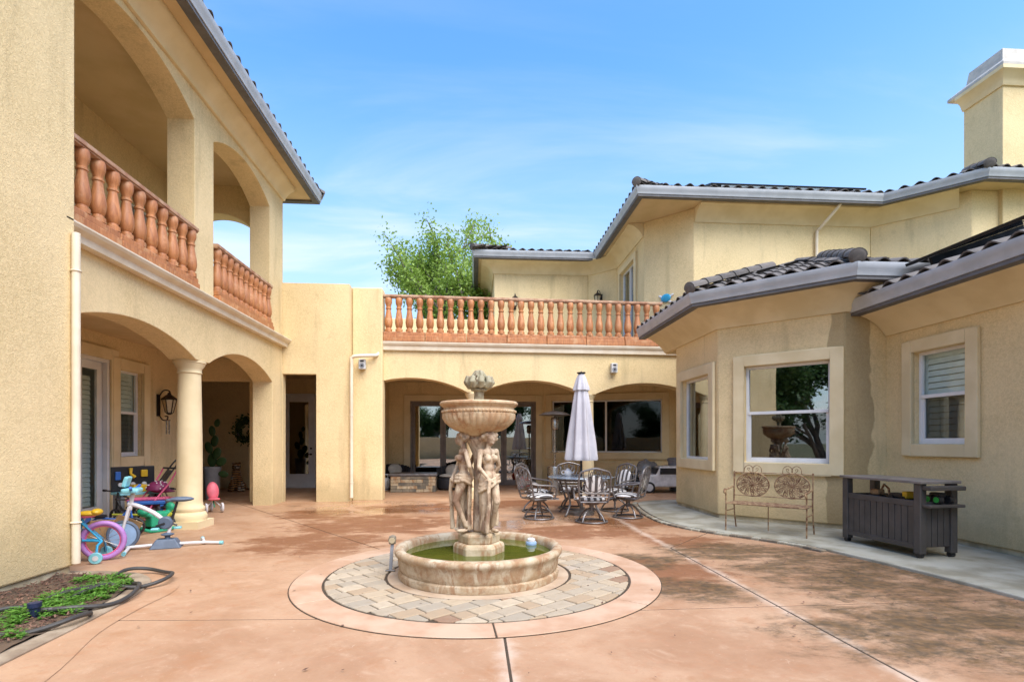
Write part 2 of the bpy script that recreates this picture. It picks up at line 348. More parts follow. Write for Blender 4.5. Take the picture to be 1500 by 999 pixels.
def water_mat():
    m, t, b = nodes('green_algae_water'); k = NT(t)
    setin(t, b, 'Base Color', k.mix(k.rng(k.noise(3, 4), .35, .65), (.085, .095, .012), (.06, .075, .01))); b.inputs['Roughness'].default_value = .04
    b.inputs['IOR'].default_value = 1.33; setin(t, b, 'Normal', k.bump(k.noise(6, 2), .05, .01)); return m
M['water'] = water_mat()
def stripes(name, ca, cb, freq, axis=0):
    m, t, b = nodes(name); k = NT(t); s = k.n('ShaderNodeSeparateXYZ', Vector=k.tc).outputs[axis]
    w = k.math('SINE', k.math('MULTIPLY', s, freq)); setin(t, b, 'Base Color', k.mix(k.rng(w, -.1, .1), ca, cb)); b.inputs['Roughness'].default_value = .9
    setin(t, b, 'Normal', k.bump(k.noise(200, 2), .3, .002)); return m
M['stripe'] = stripes('striped_cushion', (.62, .60, .57), (.075, .065, .06), 60)
M['castalu'] = mat('bronze_cast_aluminium', (.13, .115, .105), .42, metal=.5, c2=(.20, .19, .19), scale=9)
M['tabletop'] = mat('wet_blue_grey_tabletop', (.16, .20, .25), .18, metal=.2, c2=(.24, .28, .32), scale=6)
M['canvas'] = mat('lavender_grey_canvas', (.50, .49, .52), .9, c2=(.43, .42, .45), scale=3, bump=.2, bscale=150)
M['steel'] = mat('brushed_steel', (.42, .38, .33), .3, metal=.9); M['rust'] = mat('rusted_iron', (.40, .275, .15), .7, metal=.25, c2=(.16, .075, .04), scale=16)
M['resin'] = mat('charcoal_resin', (.072, .064, .058), .55, c2=(.054, .048, .043), scale=4); M['resintop'] = mat('weathered_grey_top', (.20, .18, .165), .38, c2=(.13, .118, .11), scale=5)
M['rubber'] = mat('black_hose_rubber', (.045, .042, .038), .55); M['darkwicker'] = mat('black_wicker', (.02, .019, .022), .6, bump=.6, bscale=90, bdist=.006)
M['pillow'] = mat('oatmeal_cushion', (.46, .43, .37), .95); M['red'] = mat('red_rubber', (.55, .015, .015), .35)
M['pstone'] = mat('ledger_stone', (.27, .22, .15), .85, c2=(.13, .115, .09), scale=5, bump=.5, bscale=30)
for n_, c_, r_ in (('purple', (.42, .20, .50), .5), ('blue', (.03, .33, .55), .3), ('aqua', (.25, .62, .68), .4), ('skyblue', (.28, .42, .62), .5), ('slate', (.10, .135, .19), .5), ('offwhite', (.72, .70, .69), .4), ('yellow', (.75, .46, .02), .45),
                    ('pink', (.72, .12, .24), .5), ('coral', (.72, .13, .17), .5), ('green', (.02, .33, .17), .45), ('lime', (.42, .42, .04), .5), ('plum', (.20, .02, .09), .6), ('royal', (.03, .13, .45), .45), ('wood', (.42, .25, .11), .6), ('brass', (.45, .33, .10), .4), ('navy', (.012, .02, .06), .5), ('grey', (.26, .27, .29), .5), ('tankwhite', (.62, .64, .65), .45), ('bulb', (.6, .5, .32), .3), ('carwhite', (.70, .70, .70), .25), ('brightgreen', (.05, .5, .08), .4), ('speaker', (.62, .62, .60), .5)):
    M[n_] = mat(n_+'_paint', c_, r_)
def leaf_mat(name, c, c2):
    m, t, b = nodes(name); k = NT(t); geo = t.nodes.new('ShaderNodeNewGeometry'); a = k.mix(geo.outputs['Random Per Island'], c, c2)
    setin(t, b, 'Base Color', a); b.inputs['Roughness'].default_value = .55
    tr = k.n('ShaderNodeBsdfTranslucent', Color=a).outputs[0]; mx = k.n('ShaderNodeMixShader', i0=.35, i1=b.outputs[0], i2=tr).outputs[0]
    t.links.new(mx, t.nodes['Material Output'].inputs[0]); return m
M['leaf'] = leaf_mat('spring_leaf', (.20, .32, .04), (.31, .44, .08)); M['leaf_dark'] = leaf_mat('dark_leaf', (.03, .075, .02), (.06, .13, .03)); M['herb'] = leaf_mat('herb_leaf', (.07, .20, .02), (.15, .32, .04))
M['bark'] = mat('grey_bark', (.16, .135, .11), .9, c2=(.10, .085, .07), bump=.6, bscale=20)
M['mulch'] = mat('bark_mulch', (.20, .11, .07), .9, c2=(.09, .045, .03), scale=9)
def tiger_mat():
    m, t, b = nodes('tiger_fur'); k = NT(t); w = k.n('ShaderNodeTexWave', {'wave_type': 'BANDS', 'bands_direction': 'Z'}, Vector=k.tc, Scale=5., Distortion=6., Detail=2.).outputs['Fac']
    setin(t, b, 'Base Color', k.mix(k.rng(w, .62, .72), k.mix(k.rng(k.noise(5), .5, .6), (.42, .20, .06), (.60, .52, .40)), (.02, .015, .01))); b.inputs['Roughness'].default_value = .8; return m
M['tiger'] = tiger_mat()

# ================================================================== GROUND
def struct(o): o['kind'] = 'structure'; return o
terrain = struct(MB().add([(-300,-300,-.12),(300,-300,-.12),(300,300,-.12),(-300,300,-.12)], [(0,1,2,3)]).build('terrain', M['grass_far'], None, False))
base = struct(MB().box(-9.5,-9,-.1, 9,18.5,-.004).build('courtyard_base', M['joint'], None, False))
def split(polys, a, b, test=lambda c: True):
    out = []; a = Vector(a); d = Vector(b)-a
    for p in polys:
        c = sum((Vector(q) for q in p), Vector((0,0)))/len(p)
        if not test(c): out.append(p); continue
        L, Rr = [], []
        for i, q in enumerate(p):
            q = Vector(q); r = Vector(p[(i+1) % len(p)]); s0 = d.x*(q.y-a.y)-d.y*(q.x-a.x); s1 = d.x*(r.y-a.y)-d.y*(r.x-a.x)
            (L if s0 >= 0 else Rr).append(tuple(q))
            if s0*s1 < 0: w = q+(r-q)*(s0/(s0-s1)); L.append(tuple(w)); Rr.append(tuple(w))
        out += [x for x in (L, Rr) if len(x) > 2]
    return out
def inset(p, e):
    n = len(p); out = []; P = [Vector(q) for q in p]
    ar = sum(P[i].x*P[(i+1) % n].y-P[(i+1) % n].x*P[i].y for i in range(n)); sg = 1 if ar > 0 else -1
    for i in range(n):
        d0 = (P[i]-P[i-1]).normalized(); d1 = (P[(i+1) % n]-P[i]).normalized()
        n0 = Vector((-d0.y, d0.x))*sg; n1 = Vector((-d1.y, d1.x))*sg; b = (n0+n1)
        if b.length < 1e-6: out.append(tuple(P[i]+n0*e)); continue
        b.normalize(); out.append(tuple(P[i]+b*e/max(.35, b.dot(n0))))
    return out
polys = [[(-9,-8.5),(8,-8.5),(8,17.6),(-9,17.6)]]
polys = split(polys, (.215,0), (.215,1))
polys = split(polys, (0,6.02), (-1,6.0), lambda c: c.x < .2); polys = split(polys, (0,6.88), (1,6.88), lambda c: c.x > .2)
polys = split(polys, (0,4.25), (-1,4.30), lambda c: c.x < .2 and c.y < 6); polys = split(polys, (-2.78,9.1), (-1.03,6.79), lambda c: c.x < .2 and c.y > 6)
polys = split(polys, (2.585,0), (2.585,1), lambda c: c.x > .2 and c.y < 6.9); polys = split(polys, (0,4.33), (5,4.42), lambda c: c.x > .2 and c.y < 6.9)
polys = split(polys, (2.585,6.88), (3.65,8.04), lambda c: c.x > .2 and c.y > 6.9)
polys = split(polys, (0,12.95), (1,12.99), lambda c: c.y > 9.5); polys = split(polys, (0,.9), (1,.9), lambda c: c.y < 3)
paving = struct(tag(thing('courtyard_paving', None, None)))
for p in polys:
    q = inset(p, .009); MB().ext([(x, y, -.06) for x, y in q], (0,0,.06)).build('slab', M['ground'], paving, False, bevel=.003, seg=1)
FX, FY = .047, 5.66
def annulus(r0, r1, z0, z1, n=96, a0=0, a1=2*math.pi):
    mb = MB(); full = abs(a1-a0-2*math.pi) < 1e-6; k = n if full else n+1
    vs = []
    for i in range(k):
        a = a0+(a1-a0)*i/n; c, s = math.cos(a), math.sin(a)
        vs += [(FX+r0*c, FY+r0*s, z0), (FX+r1*c, FY+r1*s, z0), (FX+r1*c, FY+r1*s, z1), (FX+r0*c, FY+r0*s, z1)]
    fs = []
    for i in range(n):
        j = (i+1) % k
        for e in range(4): fs.append((i*4+e, i*4+(e+1) % 4, j*4+(e+1) % 4, j*4+e))
    if not full: fs += [(0,1,2,3), ((k-1)*4+3, (k-1)*4+2, (k-1)*4+1, (k-1)*4)]
    return mb.add(vs, fs)
pc = struct(thing('paver_circle', None, None))
annulus(.3, 1.872, .001, .0035).build('joint_bed', M['joint'], pc, False)
ra = [R(a) for a in (-86.6, -40, 32, 100, 152, 212, 273.4)]
for a0, a1 in zip(ra[:-1], ra[1:]): annulus(1.572, 1.862, .0, .010, 26, a0+.004, a1-.004).build('band', M['ring'], pc, False, bevel=.004, seg=1)
annulus(.78, .945, .0, .011).build('band', M['innerband'], pc, False, bevel=.004, seg=1)
# pavers : two sizes in running rows, clipped to the ring
pm = {}
def paver_mesh(w, l):
    key = (round(w, 3), round(l, 3))
    if key not in pm:
        mb = MB(); g = .007; b = .007; z = .016
        mb.add([(-w/2+g,-l/2+g,-.01),(w/2-g,-l/2+g,-.01),(w/2-g,l/2-g,-.01),(-w/2+g,l/2-g,-.01),(-w/2+g+b,-l/2+g+b,z),(w/2-g-b,-l/2+g+b,z),(w/2-g-b,l/2-g-b,z),(-w/2+g+b,l/2-g-b,z),
                (-w/2+g,-l/2+g,z-.006),(w/2-g,-l/2+g,z-.006),(w/2-g,l/2-g,z-.006),(-w/2+g,l/2-g,z-.006)],
               [(4,5,6,7),(8,9,5,4),(9,10,6,5),(10,11,7,6),(11,8,4,7),(0,1,9,8),(1,2,10,9),(2,3,11,10),(3,0,8,11)])
        pm[key] = mb.mesh('paver'); pm[key].materials.append(M['paver'])
    return pm[key]
rot = R(38); cr_, sr_ = math.cos(rot), math.sin(rot)
def clip_disc(p, r_in, r_out):
    """clip a convex quad against the outer circle (by its chords) and push it off the inner circle"""
    n = 48
    for i in range(n):
        a = 2*math.pi*i/n; nx, ny = math.cos(a), math.sin(a); out = []
        for k in range(len(p)):
            q, s = p[k], p[(k+1) % len(p)]; d0 = q[0]*nx+q[1]*ny-r_out; d1 = s[0]*nx+s[1]*ny-r_out
            if d0 <= 0: out.append(q)
            if d0*d1 < 0: t = d0/(d0-d1); out.append((q[0]+(s[0]-q[0])*t, q[1]+(s[1]-q[1])*t))
        p = out
        if len(p) < 3: return None
    c = (sum(q[0] for q in p)/len(p), sum(q[1] for q in p)/len(p)); rc = math.hypot(*c)
    if rc < 1e-6: return None
    nx, ny = c[0]/rc, c[1]/rc; out = []
    for k in range(len(p)):
        q, s = p[k], p[(k+1) % len(p)]; d0 = r_in-(q[0]*nx+q[1]*ny); d1 = r_in-(s[0]*nx+s[1]*ny)
        if d0 <= 0: out.append(q)
        if d0*d1 < 0: t = d0/(d0-d1); out.append((q[0]+(s[0]-q[0])*t, q[1]+(s[1]-q[1])*t))
    return out if len(out) > 2 else None
row = 0; y = -1.75
while y < 1.75:
    rw = .168; x = -1.8+(row % 3)*.083+rnd.uniform(-.02, .02)
    while x < 1.8:
        l = rnd.choice((.168, .252, .252)); cxp, cyp = x+l/2, y+rw/2
        quad = [(x, y), (x+l, y), (x+l, y+rw), (x, y+rw)]; rr = [math.hypot(*q) for q in quad]; x += l
        if max(rr) < .965 or min(rr) > 1.556: continue
        wx, wy = FX+cxp*cr_-cyp*sr_, FY+cxp*sr_+cyp*cr_
        if min(rr) >= .965 and max(rr) <= 1.552:
            o = link_mesh('paver', paver_mesh(l, rw), M['paver'], pc); o.location = (wx, wy, rnd.uniform(-.002, .003)); o.rotation_euler = (rnd.uniform(-.008, .008), rnd.uniform(-.008, .008), rot+rnd.uniform(-.012, .012))
        else:
            p = clip_disc(quad, .965, 1.552)
            if not p: continue
            ar = abs(sum(p[i][0]*p[(i+1) % len(p)][1]-p[(i+1) % len(p)][0]*p[i][1] for i in range(len(p))))/2
            if ar < .003: continue
            p = inset(p, .006); p = [(FX+a*cr_-b*sr_, FY+a*sr_+b*cr_) for a, b in p]
            MB().ext([(a, b, -.008) for a, b in p], (0,0,.022)).build('paver', M['paver'], pc, False, bevel=.005, seg=1)
    y += rw; row += 1
# walkway along the right wing, a step above the courtyard, with a cobble edge
def smooth_path(pts, n=6, closed=False):
    P = [Vector(p) for p in pts]; out = []; m = len(P)
    rngi = range(m) if closed else range(m-1)
    for i in rngi:
        if closed: p0, p1, p2, p3 = P[i-1], P[i], P[(i+1) % m], P[(i+2) % m]
        else: p0, p1, p2, p3 = P[max(i-1,0)], P[i], P[i+1], P[min(i+2,m-1)]
        for k in range(n):
            t = k/n; out.append(.5*((2*p1)+(p2-p0)*t+(2*p0-5*p1+4*p2-p3)*t*t+(3*p1-p0-3*p2+p3)*t**3))
    if not closed: out.append(P[-1])
    return out
wc = smooth_path([(4.5,12.3),(3.75,11.9),(3.42,10.6),(3.30,9.3),(3.42,8.5),(3.72,7.9),(4.05,7.45),(4.38,6.9),(4.56,6.2),(4.68,5.6),(4.78,4.9),(4.82,4.0),(4.82,2.0),(4.82,-8.5)], 5)
walk = struct(MB().ext([(p[0], p[1], -.05) for p in wc]+[(7.2,-8.5,-.05),(7.2,12.3,-.05)], (0,0,.085)).build('walkway', M['walk'], None, False, bevel=.012))
cob = struct(thing('cobble_edging', None, None)); acc = 0
for i in range(len(wc)-1):
    a, b = wc[i], wc[i+1]; L = (b-a).length; d = (b-a)/max(L, 1e-6); nn = Vector((-d.y, d.x))*(-1)
    if a.y < 6.6 or a.y > 12: continue
    k = max(1, int(L/.105))
    for j in range(k):
        c = a+d*(L*(j+.5)/k)+nn*.075; w = L/k-.014; wd = rnd.uniform(.085, .11)
        o = MB().box(-w/2,-wd/2,-.03,w/2,wd/2,.026+rnd.uniform(0,.008)).build('cobble', M['pstone'] if rnd.random() < .6 else M['walk'], cob, False, bevel=.006, seg=1)
        o.location = (c.x, c.y, 0); o.rotation_euler = (0, 0, math.atan2(d.y, d.x))
# planting bed by the left wall
bedp = smooth_path([(-2.98,1.0),(-3.05,2.5),(-3.10,3.7),(-3.12,4.2),(-3.16,4.7),(-3.25,5.2),(-3.36,5.5),(-3.6,5.74),(-3.95,5.84),(-4.3,5.86)], 5)
bed_edge = struct(sweep([tuple(p) for p in bedp], [(0,-.03),(-.15,-.03),(-.15,.022),(0,.022)], True, side=-1).build('bed_edging', M['edging'], None, False, bevel=.006, seg=1))
bord = smooth_path([(-2.35,1.0),(-2.40,2.4),(-2.50,3.3),(-2.74,4.1),(-2.80,4.7),(-2.80,5.15),(-2.92,5.5),(-3.2,5.82),(-3.6,6.05),(-4.25,6.22)], 5)
bm_ = MB(); na, nb_ = [(-3.10+.0,1.0)], None
inner = [tuple(p) for p in smooth_path([(-2.98,1.0),(-3.05,2.5),(-3.10,3.7),(-3.12,4.2),(-3.16,4.7),(-3.25,5.2),(-3.36,5.5),(-3.6,5.74),(-3.95,5.84),(-4.3,5.86)], 5)]
n_ = min(len(inner), len(bord)); vs = []; fs = []
for i in range(n_): vs += [(inner[i][0], inner[i][1], .005), (bord[i].x, bord[i].y, .005)]
for i in range(n_-1): fs.append((2*i, 2*i+1, 2*i+3, 2*i+2))
struct(MB().add(vs, fs).build('bed_border', M['ground'], None, False))
def bed_inside(x, y):
    xe = min(inner, key=lambda p: abs(p[1]-y))[0]; return x < xe-.03 and y < 5.82
soil = MB(); gx = [-4.26+.09*i for i in range(16)]; gy = [1.0+.09*i for i in range(55)]
sv_ = []; si = {}
for i, x in enumerate(gx):
    for j, yv in enumerate(gy):
        xe = min(inner, key=lambda p: abs(p[1]-yv))[0]; xx = -4.28+(xe+.02+4.28)*i/15
        si[i, j] = len(sv_); sv_.append((xx, min(yv, 5.84), .03+.035*noise.noise((xx*3, yv*3, 0))+.012*noise.noise((xx*14, yv*14, 2))))
sf = [(si[i,j], si[i+1,j], si[i+1,j+1], si[i,j+1]) for i in range(15) for j in range(54)]
struct(MB().add(sv_, sf).build('planting_bed', M['earth'], None, True))
def zsoil(x, y): return .03+.035*noise.noise((x*3, y*3, 0))
chips = MB(); herb = MB()
for _ in range(2600):
    x, yv = rnd.uniform(-4.24,-3.1), rnd.uniform(2.2,5.8)
    if not bed_inside(x, yv): continue
    a = rnd.uniform(0,6.28); l = rnd.uniform(.015,.05); w = rnd.uniform(.005,.012); d = Vector((math.cos(a), math.sin(a), rnd.uniform(-.5,.5)))*l; z = zsoil(x, yv)+.014
    chips.bar((x, yv, z), (x+d.x, yv+d.y, z+d.z), w, .005)
def plant(mb, x, yv, s, n=26):
    for _ in range(n):
        a = rnd.uniform(0,6.28); r = s*rnd.random()**.5; hz = zsoil(x, yv)+s*rnd.uniform(.2,1.0)*(1.1-r/s*.5); c = Vector((x+r*math.cos(a), yv+r*math.sin(a), hz)); l = rnd.uniform(.012,.026)
        u = Vector((math.cos(a), math.sin(a), rnd.uniform(-.3,.7))).normalized()*l; w = u.cross(Vector((0,0,1))).normalized()*l*.42
        mb.add([c-u*.8, c+w, c+u, c-w], [(0,1,2,3)])
for cx_, cy_, rx_, ry_, k in ((-3.5,5.25,.3,.45,80), (-3.40,4.7,.24,.45,90), (-3.55,4.3,.3,.4,46), (-3.3,3.95,.16,.14,8), (-3.75,5.55,.25,.2,14), (-3.45,3.6,.2,.2,8)):
    for _ in range(k):
        x, yv = cx_+rnd.gauss(0,.5)*rx_, cy_+rnd.gauss(0,.5)*ry_
        if bed_inside(x, yv): plant(herb, x, yv, rnd.uniform(.035,.07), 34)
tag(chips.build('bark_mulch', M['mulch'], None, False), 'brown bark mulch strewn over the planting bed', 'mulch', kind='stuff')
tag(herb.build('ground_cover', M['herb'], None, False), 'low green leafy ground cover growing in the planting bed', 'ground cover', kind='stuff')

# ================================================================== HOUSE
house = thing('house', 'tan stucco two-storey house wrapped round the courtyard with tiled roofs and balconies', 'house')
LX, LB = -4.45, -4.24         # left facade plane, proud block plane
TH = .42
def arch_wall(x, y0, y1, z0, z1, openings, th, name='wall'):
    """wall in the plane x, facing +x; openings = (ya, yb, spring z, crown z) open down to z0"""
    pts = [(y0, z0)]
    for ya, yb, zs, zc in openings:
        pts.append((ya, z0)); hh = (yb-ya)/2; rise = zc-zs; rad = (hh*hh+rise*rise)/(2*rise); cz = zc-rad; cy = (ya+yb)/2; a = math.asin(hh/rad)
        for i in range(25):
            t = -a+2*a*i/24; pts.append((cy+rad*math.sin(t), cz+rad*math.cos(t)))
        pts.append((yb, z0))
    pts += [(y1, z0), (y1, z1), (y0, z1)]
    return MB().ext([(x, p[0], p[1]) for p in pts], (-th, 0, 0)).build(name, M['stucco'], house, False, bevel=.02)
# --- left wing
MB().box(-8.4,3.2,.09, LB,5.98,7.31).build('wall', M['stucco'], house, False, bevel=.02)
MB().box(-8.4,3.22,-.06, LB-.03,5.955,.088).build('footing', M['plinth'], house, False, bevel=.01)
def lower_arcade():
    pts = []
    for ya, yb, zs, zc in ((6.0,8.86,2.72,3.02),(9.3,12.09,2.72,3.06)):
        hh = (yb-ya)/2; rise = zc-zs; rad = (hh*hh+rise*rise)/(2*rise); cz = zc-rad; cy = (ya+yb)/2; a = math.asin(hh/rad)
        for i in range(25):
            t = -a+2*a*i/24; pts.append((cy+rad*math.sin(t), cz+rad*math.cos(t)))
    pts += [(12.09,-.02), (12.74,-.02), (12.74,3.62), (5.99,3.62), (5.99,2.72)]
    MB().ext([(LX, p[0], p[1]) for p in pts], (-TH, 0, 0)).build('wall', M['stucco'], house, False, bevel=.02)
lower_arcade()
arch_wall(LX, 5.99, 12.74, 3.625, 7.31, [(6.0,8.82,6.53,6.90),(9.44,11.94,6.52,6.86)], TH)
# column of the lower arcade
def column(x, y, r, zt, name='column', par=house):
    mb = MB(); mb.box(x-r*1.38,y-r*1.38,-.01,x+r*1.38,y+r*1.38,.12)
    mb.lathe([(r*1.34,.12),(r*1.36,.16),(r*1.36,.2),(r*1.25,.245),(r*1.12,.26),(r*1.2,.30),(r*1.18,.33),(r*1.04,.36),(r,.42),(r*.98,zt*.5),(r*.88,zt-.24),(r*.88,zt-.22),(r*.98,zt-.2),(r*.92,zt-.18),(r*.95,zt-.13),(r*1.18,zt-.07),(r*1.2,zt-.045),(r*1.26,zt-.04),(r*1.26,zt-.0)], (x,y,0), 32)
    return mb.build(name, M['trim'], par)
column(LX-.21, 9.08, .19, 2.722)
# left arcade interior
wall((-8.4,12.88), (-8.4,16.6), -.02, 3.4, .2, mat=M['stucco'], parent=house)
wall((-6.6,5.9), (-6.6,12.76), -.02, 3.4, .2, [(2.85,4.23,-.02,2.88),(4.46,5.17,1.12,2.75)], mat=M['stucco'], parent=house)
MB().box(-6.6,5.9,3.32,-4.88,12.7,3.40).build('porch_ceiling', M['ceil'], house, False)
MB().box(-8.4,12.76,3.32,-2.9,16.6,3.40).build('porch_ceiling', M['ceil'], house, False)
# upper gallery
wall((-6.6,5.9), (-6.6,12.7), 3.62, 7.3, .2, [(4.75,5.5,4.7,6.05)], mat=M['stucco'], parent=house)
MB().box(-8.4,5.985,3.405,LX-TH-.003,12.7,3.622).build('gallery_floor', M['ceil'], house, False)
MB().box(-6.6,5.985,7.12,LX-TH-.003,12.33,7.2).build('gallery_ceiling', M['ceil'], house, False)
# far end wall of the gallery with its own arch, open to the sky
def arch_wall_y(y, x0, x1, z0, z1, ops, th, name='wall', z_open=None):
    pts = [(x0, z0)]
    for xa, xb, zs, zc in ops:
        pts.append((xa, z0)); hh = (xb-xa)/2; rise = zc-zs; rad = (hh*hh+rise*rise)/(2*rise); cz = zc-rad; cx = (xa+xb)/2; a = math.asin(hh/rad)
        for i in range(25):
            t = -a+2*a*i/24; pts.append((cx+rad*math.sin(t), cz+rad*math.cos(t)))
        pts.append((xb, z0))
    pts += [(x1, z0), (x1, z1), (x0, z1)]
    return MB().ext([(p[0], y, p[1]) for p in pts], (0, th, 0)).build(name, M['stucco'], house, False, bevel=.02)
arch_wall_y(12.335, -8.3, LX-TH-.003, 3.625, 7.31, [(-6.55,-4.95,6.15,6.5)], .4)
# cross wall at y 12.75 : corridor opening, alcove opening, corner tower
wall((-8.4,12.75), (LX-.002,12.75), -.02, 3.6, .12, [(2.05,3.19,-.02,2.80)], mat=M['stucco'], parent=house)
wall((LX,12.70), (-2.92,12.70), -.02, 5.09, .2, [(.01,.77,-.02,2.975)], mat=M['stucco'], parent=house, bevel=.03)
MB().box(-3.66,12.905,-.02,-2.925,13.4,5.08).build('wall', M['stucco'], house, False)
MB().box(LX-.38,12.752,3.61,LX-.003,13.4,5.085).build('wall', M['stucco'], house, False, bevel=.02)
wall((-8.4,16.6), (-2.92,16.6), -.02, 3.4, .2, [(2.53,3.57,-.02,2.86)], mat=M['stucco'], parent=house)
MB().box(-2.915,12.95,-.02,-2.2,13.33,5.09).build('wall', M['stucco'], house, False, bevel=.03)
# --- back wing : arcade turned 2.4 degrees
bx0, by0 = -2.2, 13.12; yaw = R(2.2)
def BX(u): return bx0+u*math.cos(yaw)
def BY(u): return by0+u*math.sin(yaw)
bxf, _ = frame((bx0, by0), (BX(8), BY(8)))
def back_arcade():
    pts = [(-.71, 2.62)]; L = 8.0
    ops = [(-.70,2.03,2.62,2.96),(2.33,4.96,2.60,2.93),(5.26,7.95,2.60,2.90)]
    for xa, xb, zs, zc in ops:
        hh = (xb-xa)/2; rise = zc-zs; rad = (hh*hh+rise*rise)/(2*rise); cz = zc-rad; cx = (xa+xb)/2; a = math.asin(hh/rad)
        for i in range(25):
            t = -a+2*a*i/24; pts.append((cx+rad*math.sin(t), cz+rad*math.cos(t)))
    pts += [(L, 2.6), (L, 3.62), (-.71, 3.62)]
    mb = MB(bxf); mb.ext([(p[0], 0, p[1]) for p in pts], (0, -.40, 0)); return mb.build('wall', M['stucco'], house, False, bevel=.02)
back_arcade()
for u in (2.18, 5.11): column(*bxf((u, -.2, 0))[:2], .165, 2.62)
MB().box(-2.9,13.42,3.3,8.5,17.6,3.44).build('porch_ceiling', M['ceil'], house, False)
MB().box(-2.9,13.55,3.50,8.5,17.6,3.66).build('terrace_floor', M['walk'], house, False)
# porch side and back walls
wall((-2.9,17.2), (-2.9,13.34), -.02, 3.4, .2, mat=M['stucco'], parent=house)
MB().box(-2.89,13.36,-.02,-2.45,13.9,3.3).build('pier', M['stucco'], house, False, bevel=.02)
wall((-2.9,17.2), (2.34,17.2), -.02, 3.4, .2, [(.85,4.89,-.02,2.70)], mat=M['stucco'], parent=house)
wall((2.24,17.2), (6.3,15.85), -.02, 3.4, .2, [(.28,3.72,1.06,2.72)], mat=M['stucco'], parent=house)
wall((6.3,15.85), (6.3,12.2), -.02, 3.4, .2, [(.4,1.5,-.02,2.6)], mat=M['stucco'], parent=house)
# terrace parapet behind, and the upper storey of the right wing
UZ = 7.31
MB().box(-2.9,17.4,3.44,.63,17.6,5.38).build('parapet', M['stucco'], house, False, bevel=.02)
upath = [(.65,26),(.65,17.6),(3.79,17.6),(4.57,16.82),(4.57,14.1),(5.54,13.13),(10.25,13.13),(11.66,11.72),(12.36,11.72)]
def solid_walls(path, z0, z1, th, opens, mt):
    for i in range(len(path)-1): wall(path[i], path[i+1], z0, z1, th, opens.get(i, ()), mat=mt, parent=house, bevel=.012)
wall((.65,26), (.65,17.62), 3.45, UZ, .2, mat=M['stucco'], parent=house, bevel=.012)
upath[1] = (.656,17.6)
solid_walls(upath[1:], 3.45, UZ, .2, {2: [(.45,1.95,3.66,6.62)]}, M['stucco'])
# --- right wing : octagonal bay and long wall
A0, A1, B1, C1 = (4.37,11.3), (4.37,9.3), (5.756,7.914), (6.44,7.914)
wall((4.37,11.3), A1, .10, 3.83, .2, [(.40,1.72,1.06,2.66)], mat=M['stucco'], parent=house)
wall((6.3,11.3), (4.372,11.3), .10, 3.83, .2, mat=M['stucco'], parent=house)
wall(A1, B1, .10, 3.83, .2, [(.465,1.771,1.05,2.70)], mat=M['stucco_stained'], parent=house)
wall(B1, (6.6,7.914), .10, 3.83, .2, mat=M['stucco_stained'], parent=house)
wall((6.44,7.94), (6.44,-6), .10, 3.45, .2, [(.56,1.42,1.37,2.70)], mat=M['stucco'], parent=house)
sweep([(4.37,11.3), A1, B1, C1, (6.44,-6)], [(-.03,-.03),(-.03,.098),(-.2,.098),(-.2,-.03)]).build('footing', M['plinth'], house, False)

# ---- eaves : cornice, soffit, gutter
def eaves(wpath, gpath, z, corn, drop=.3):
    if corn is not None:
        for cp in corn:
            pr = [(.004,z-drop),(.05,z-drop),(.055,z-drop+.04),(.08,z-drop*.75),(.14,z-drop*.5),(.22,z-drop*.28),(.26,z-drop*.16),(.30,z-drop*.14),(.30,z-.004),(.004,z-.004)]
            sweep(cp, pr).build('cornice', M['trim'], house)
    pr = [(-.13,z+.005),(.0,z+.005),(.005,z+.02),(.012,z+.07),(.03,z+.10),(.045,z+.155),(.045,z+.19),(.03,z+.19),(-.005,z+.09),(-.13,z+.06)]
    sweep(gpath, pr).build('gutter', M['gutter'], house)
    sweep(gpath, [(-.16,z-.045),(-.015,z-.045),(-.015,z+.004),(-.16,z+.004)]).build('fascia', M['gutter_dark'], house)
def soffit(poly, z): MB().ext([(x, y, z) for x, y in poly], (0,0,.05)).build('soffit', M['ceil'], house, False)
# left wing eave
ug = [(-3.8,-1),(-3.8,13.5),(-9.2,13.5)]
def rev(p): return p[::-1]
def eaves_l():
    pr_w = [(LX,-1),(LX,12.74)]
    z = 7.31
    sweep(rev([(LX,5.99),(LX,12.74)]), [(.004,z-.32),(.05,z-.32),(.06,z-.27),(.09,z-.22),(.17,z-.14),(.25,z-.09),(.28,z-.05),(.28,z-.004),(.004,z-.004)], side=-1).build('cornice', M['trim'], house)
    sweep(rev([(LB,3.2),(LB,5.985)]), [(.004,z-.32),(.05,z-.32),(.06,z-.27),(.09,z-.22),(.13,z-.14),(.2,z-.09),(.22,z-.05),(.22,z-.004),(.004,z-.004)], side=-1).build('cornice', M['trim'], house)
    gp = [(-3.8,2.6),(-3.8,13.5),(-9.2,13.5)]
    pr = [(-.13,z+.005),(.0,z+.005),(.005,z+.02),(.012,z+.07),(.03,z+.10),(.045,z+.155),(.045,z+.19),(.03,z+.19),(-.005,z+.09),(-.13,z+.06)]
    sweep(gp, pr, side=1).build('gutter', M['gutter'], house)
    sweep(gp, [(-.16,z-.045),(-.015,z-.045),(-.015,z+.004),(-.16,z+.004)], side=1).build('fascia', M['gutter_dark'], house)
    soffit([(-3.9,2.6),(-3.9,13.4),(-9.1,13.4),(-9.1,2.6)], z+.001)
eaves_l()
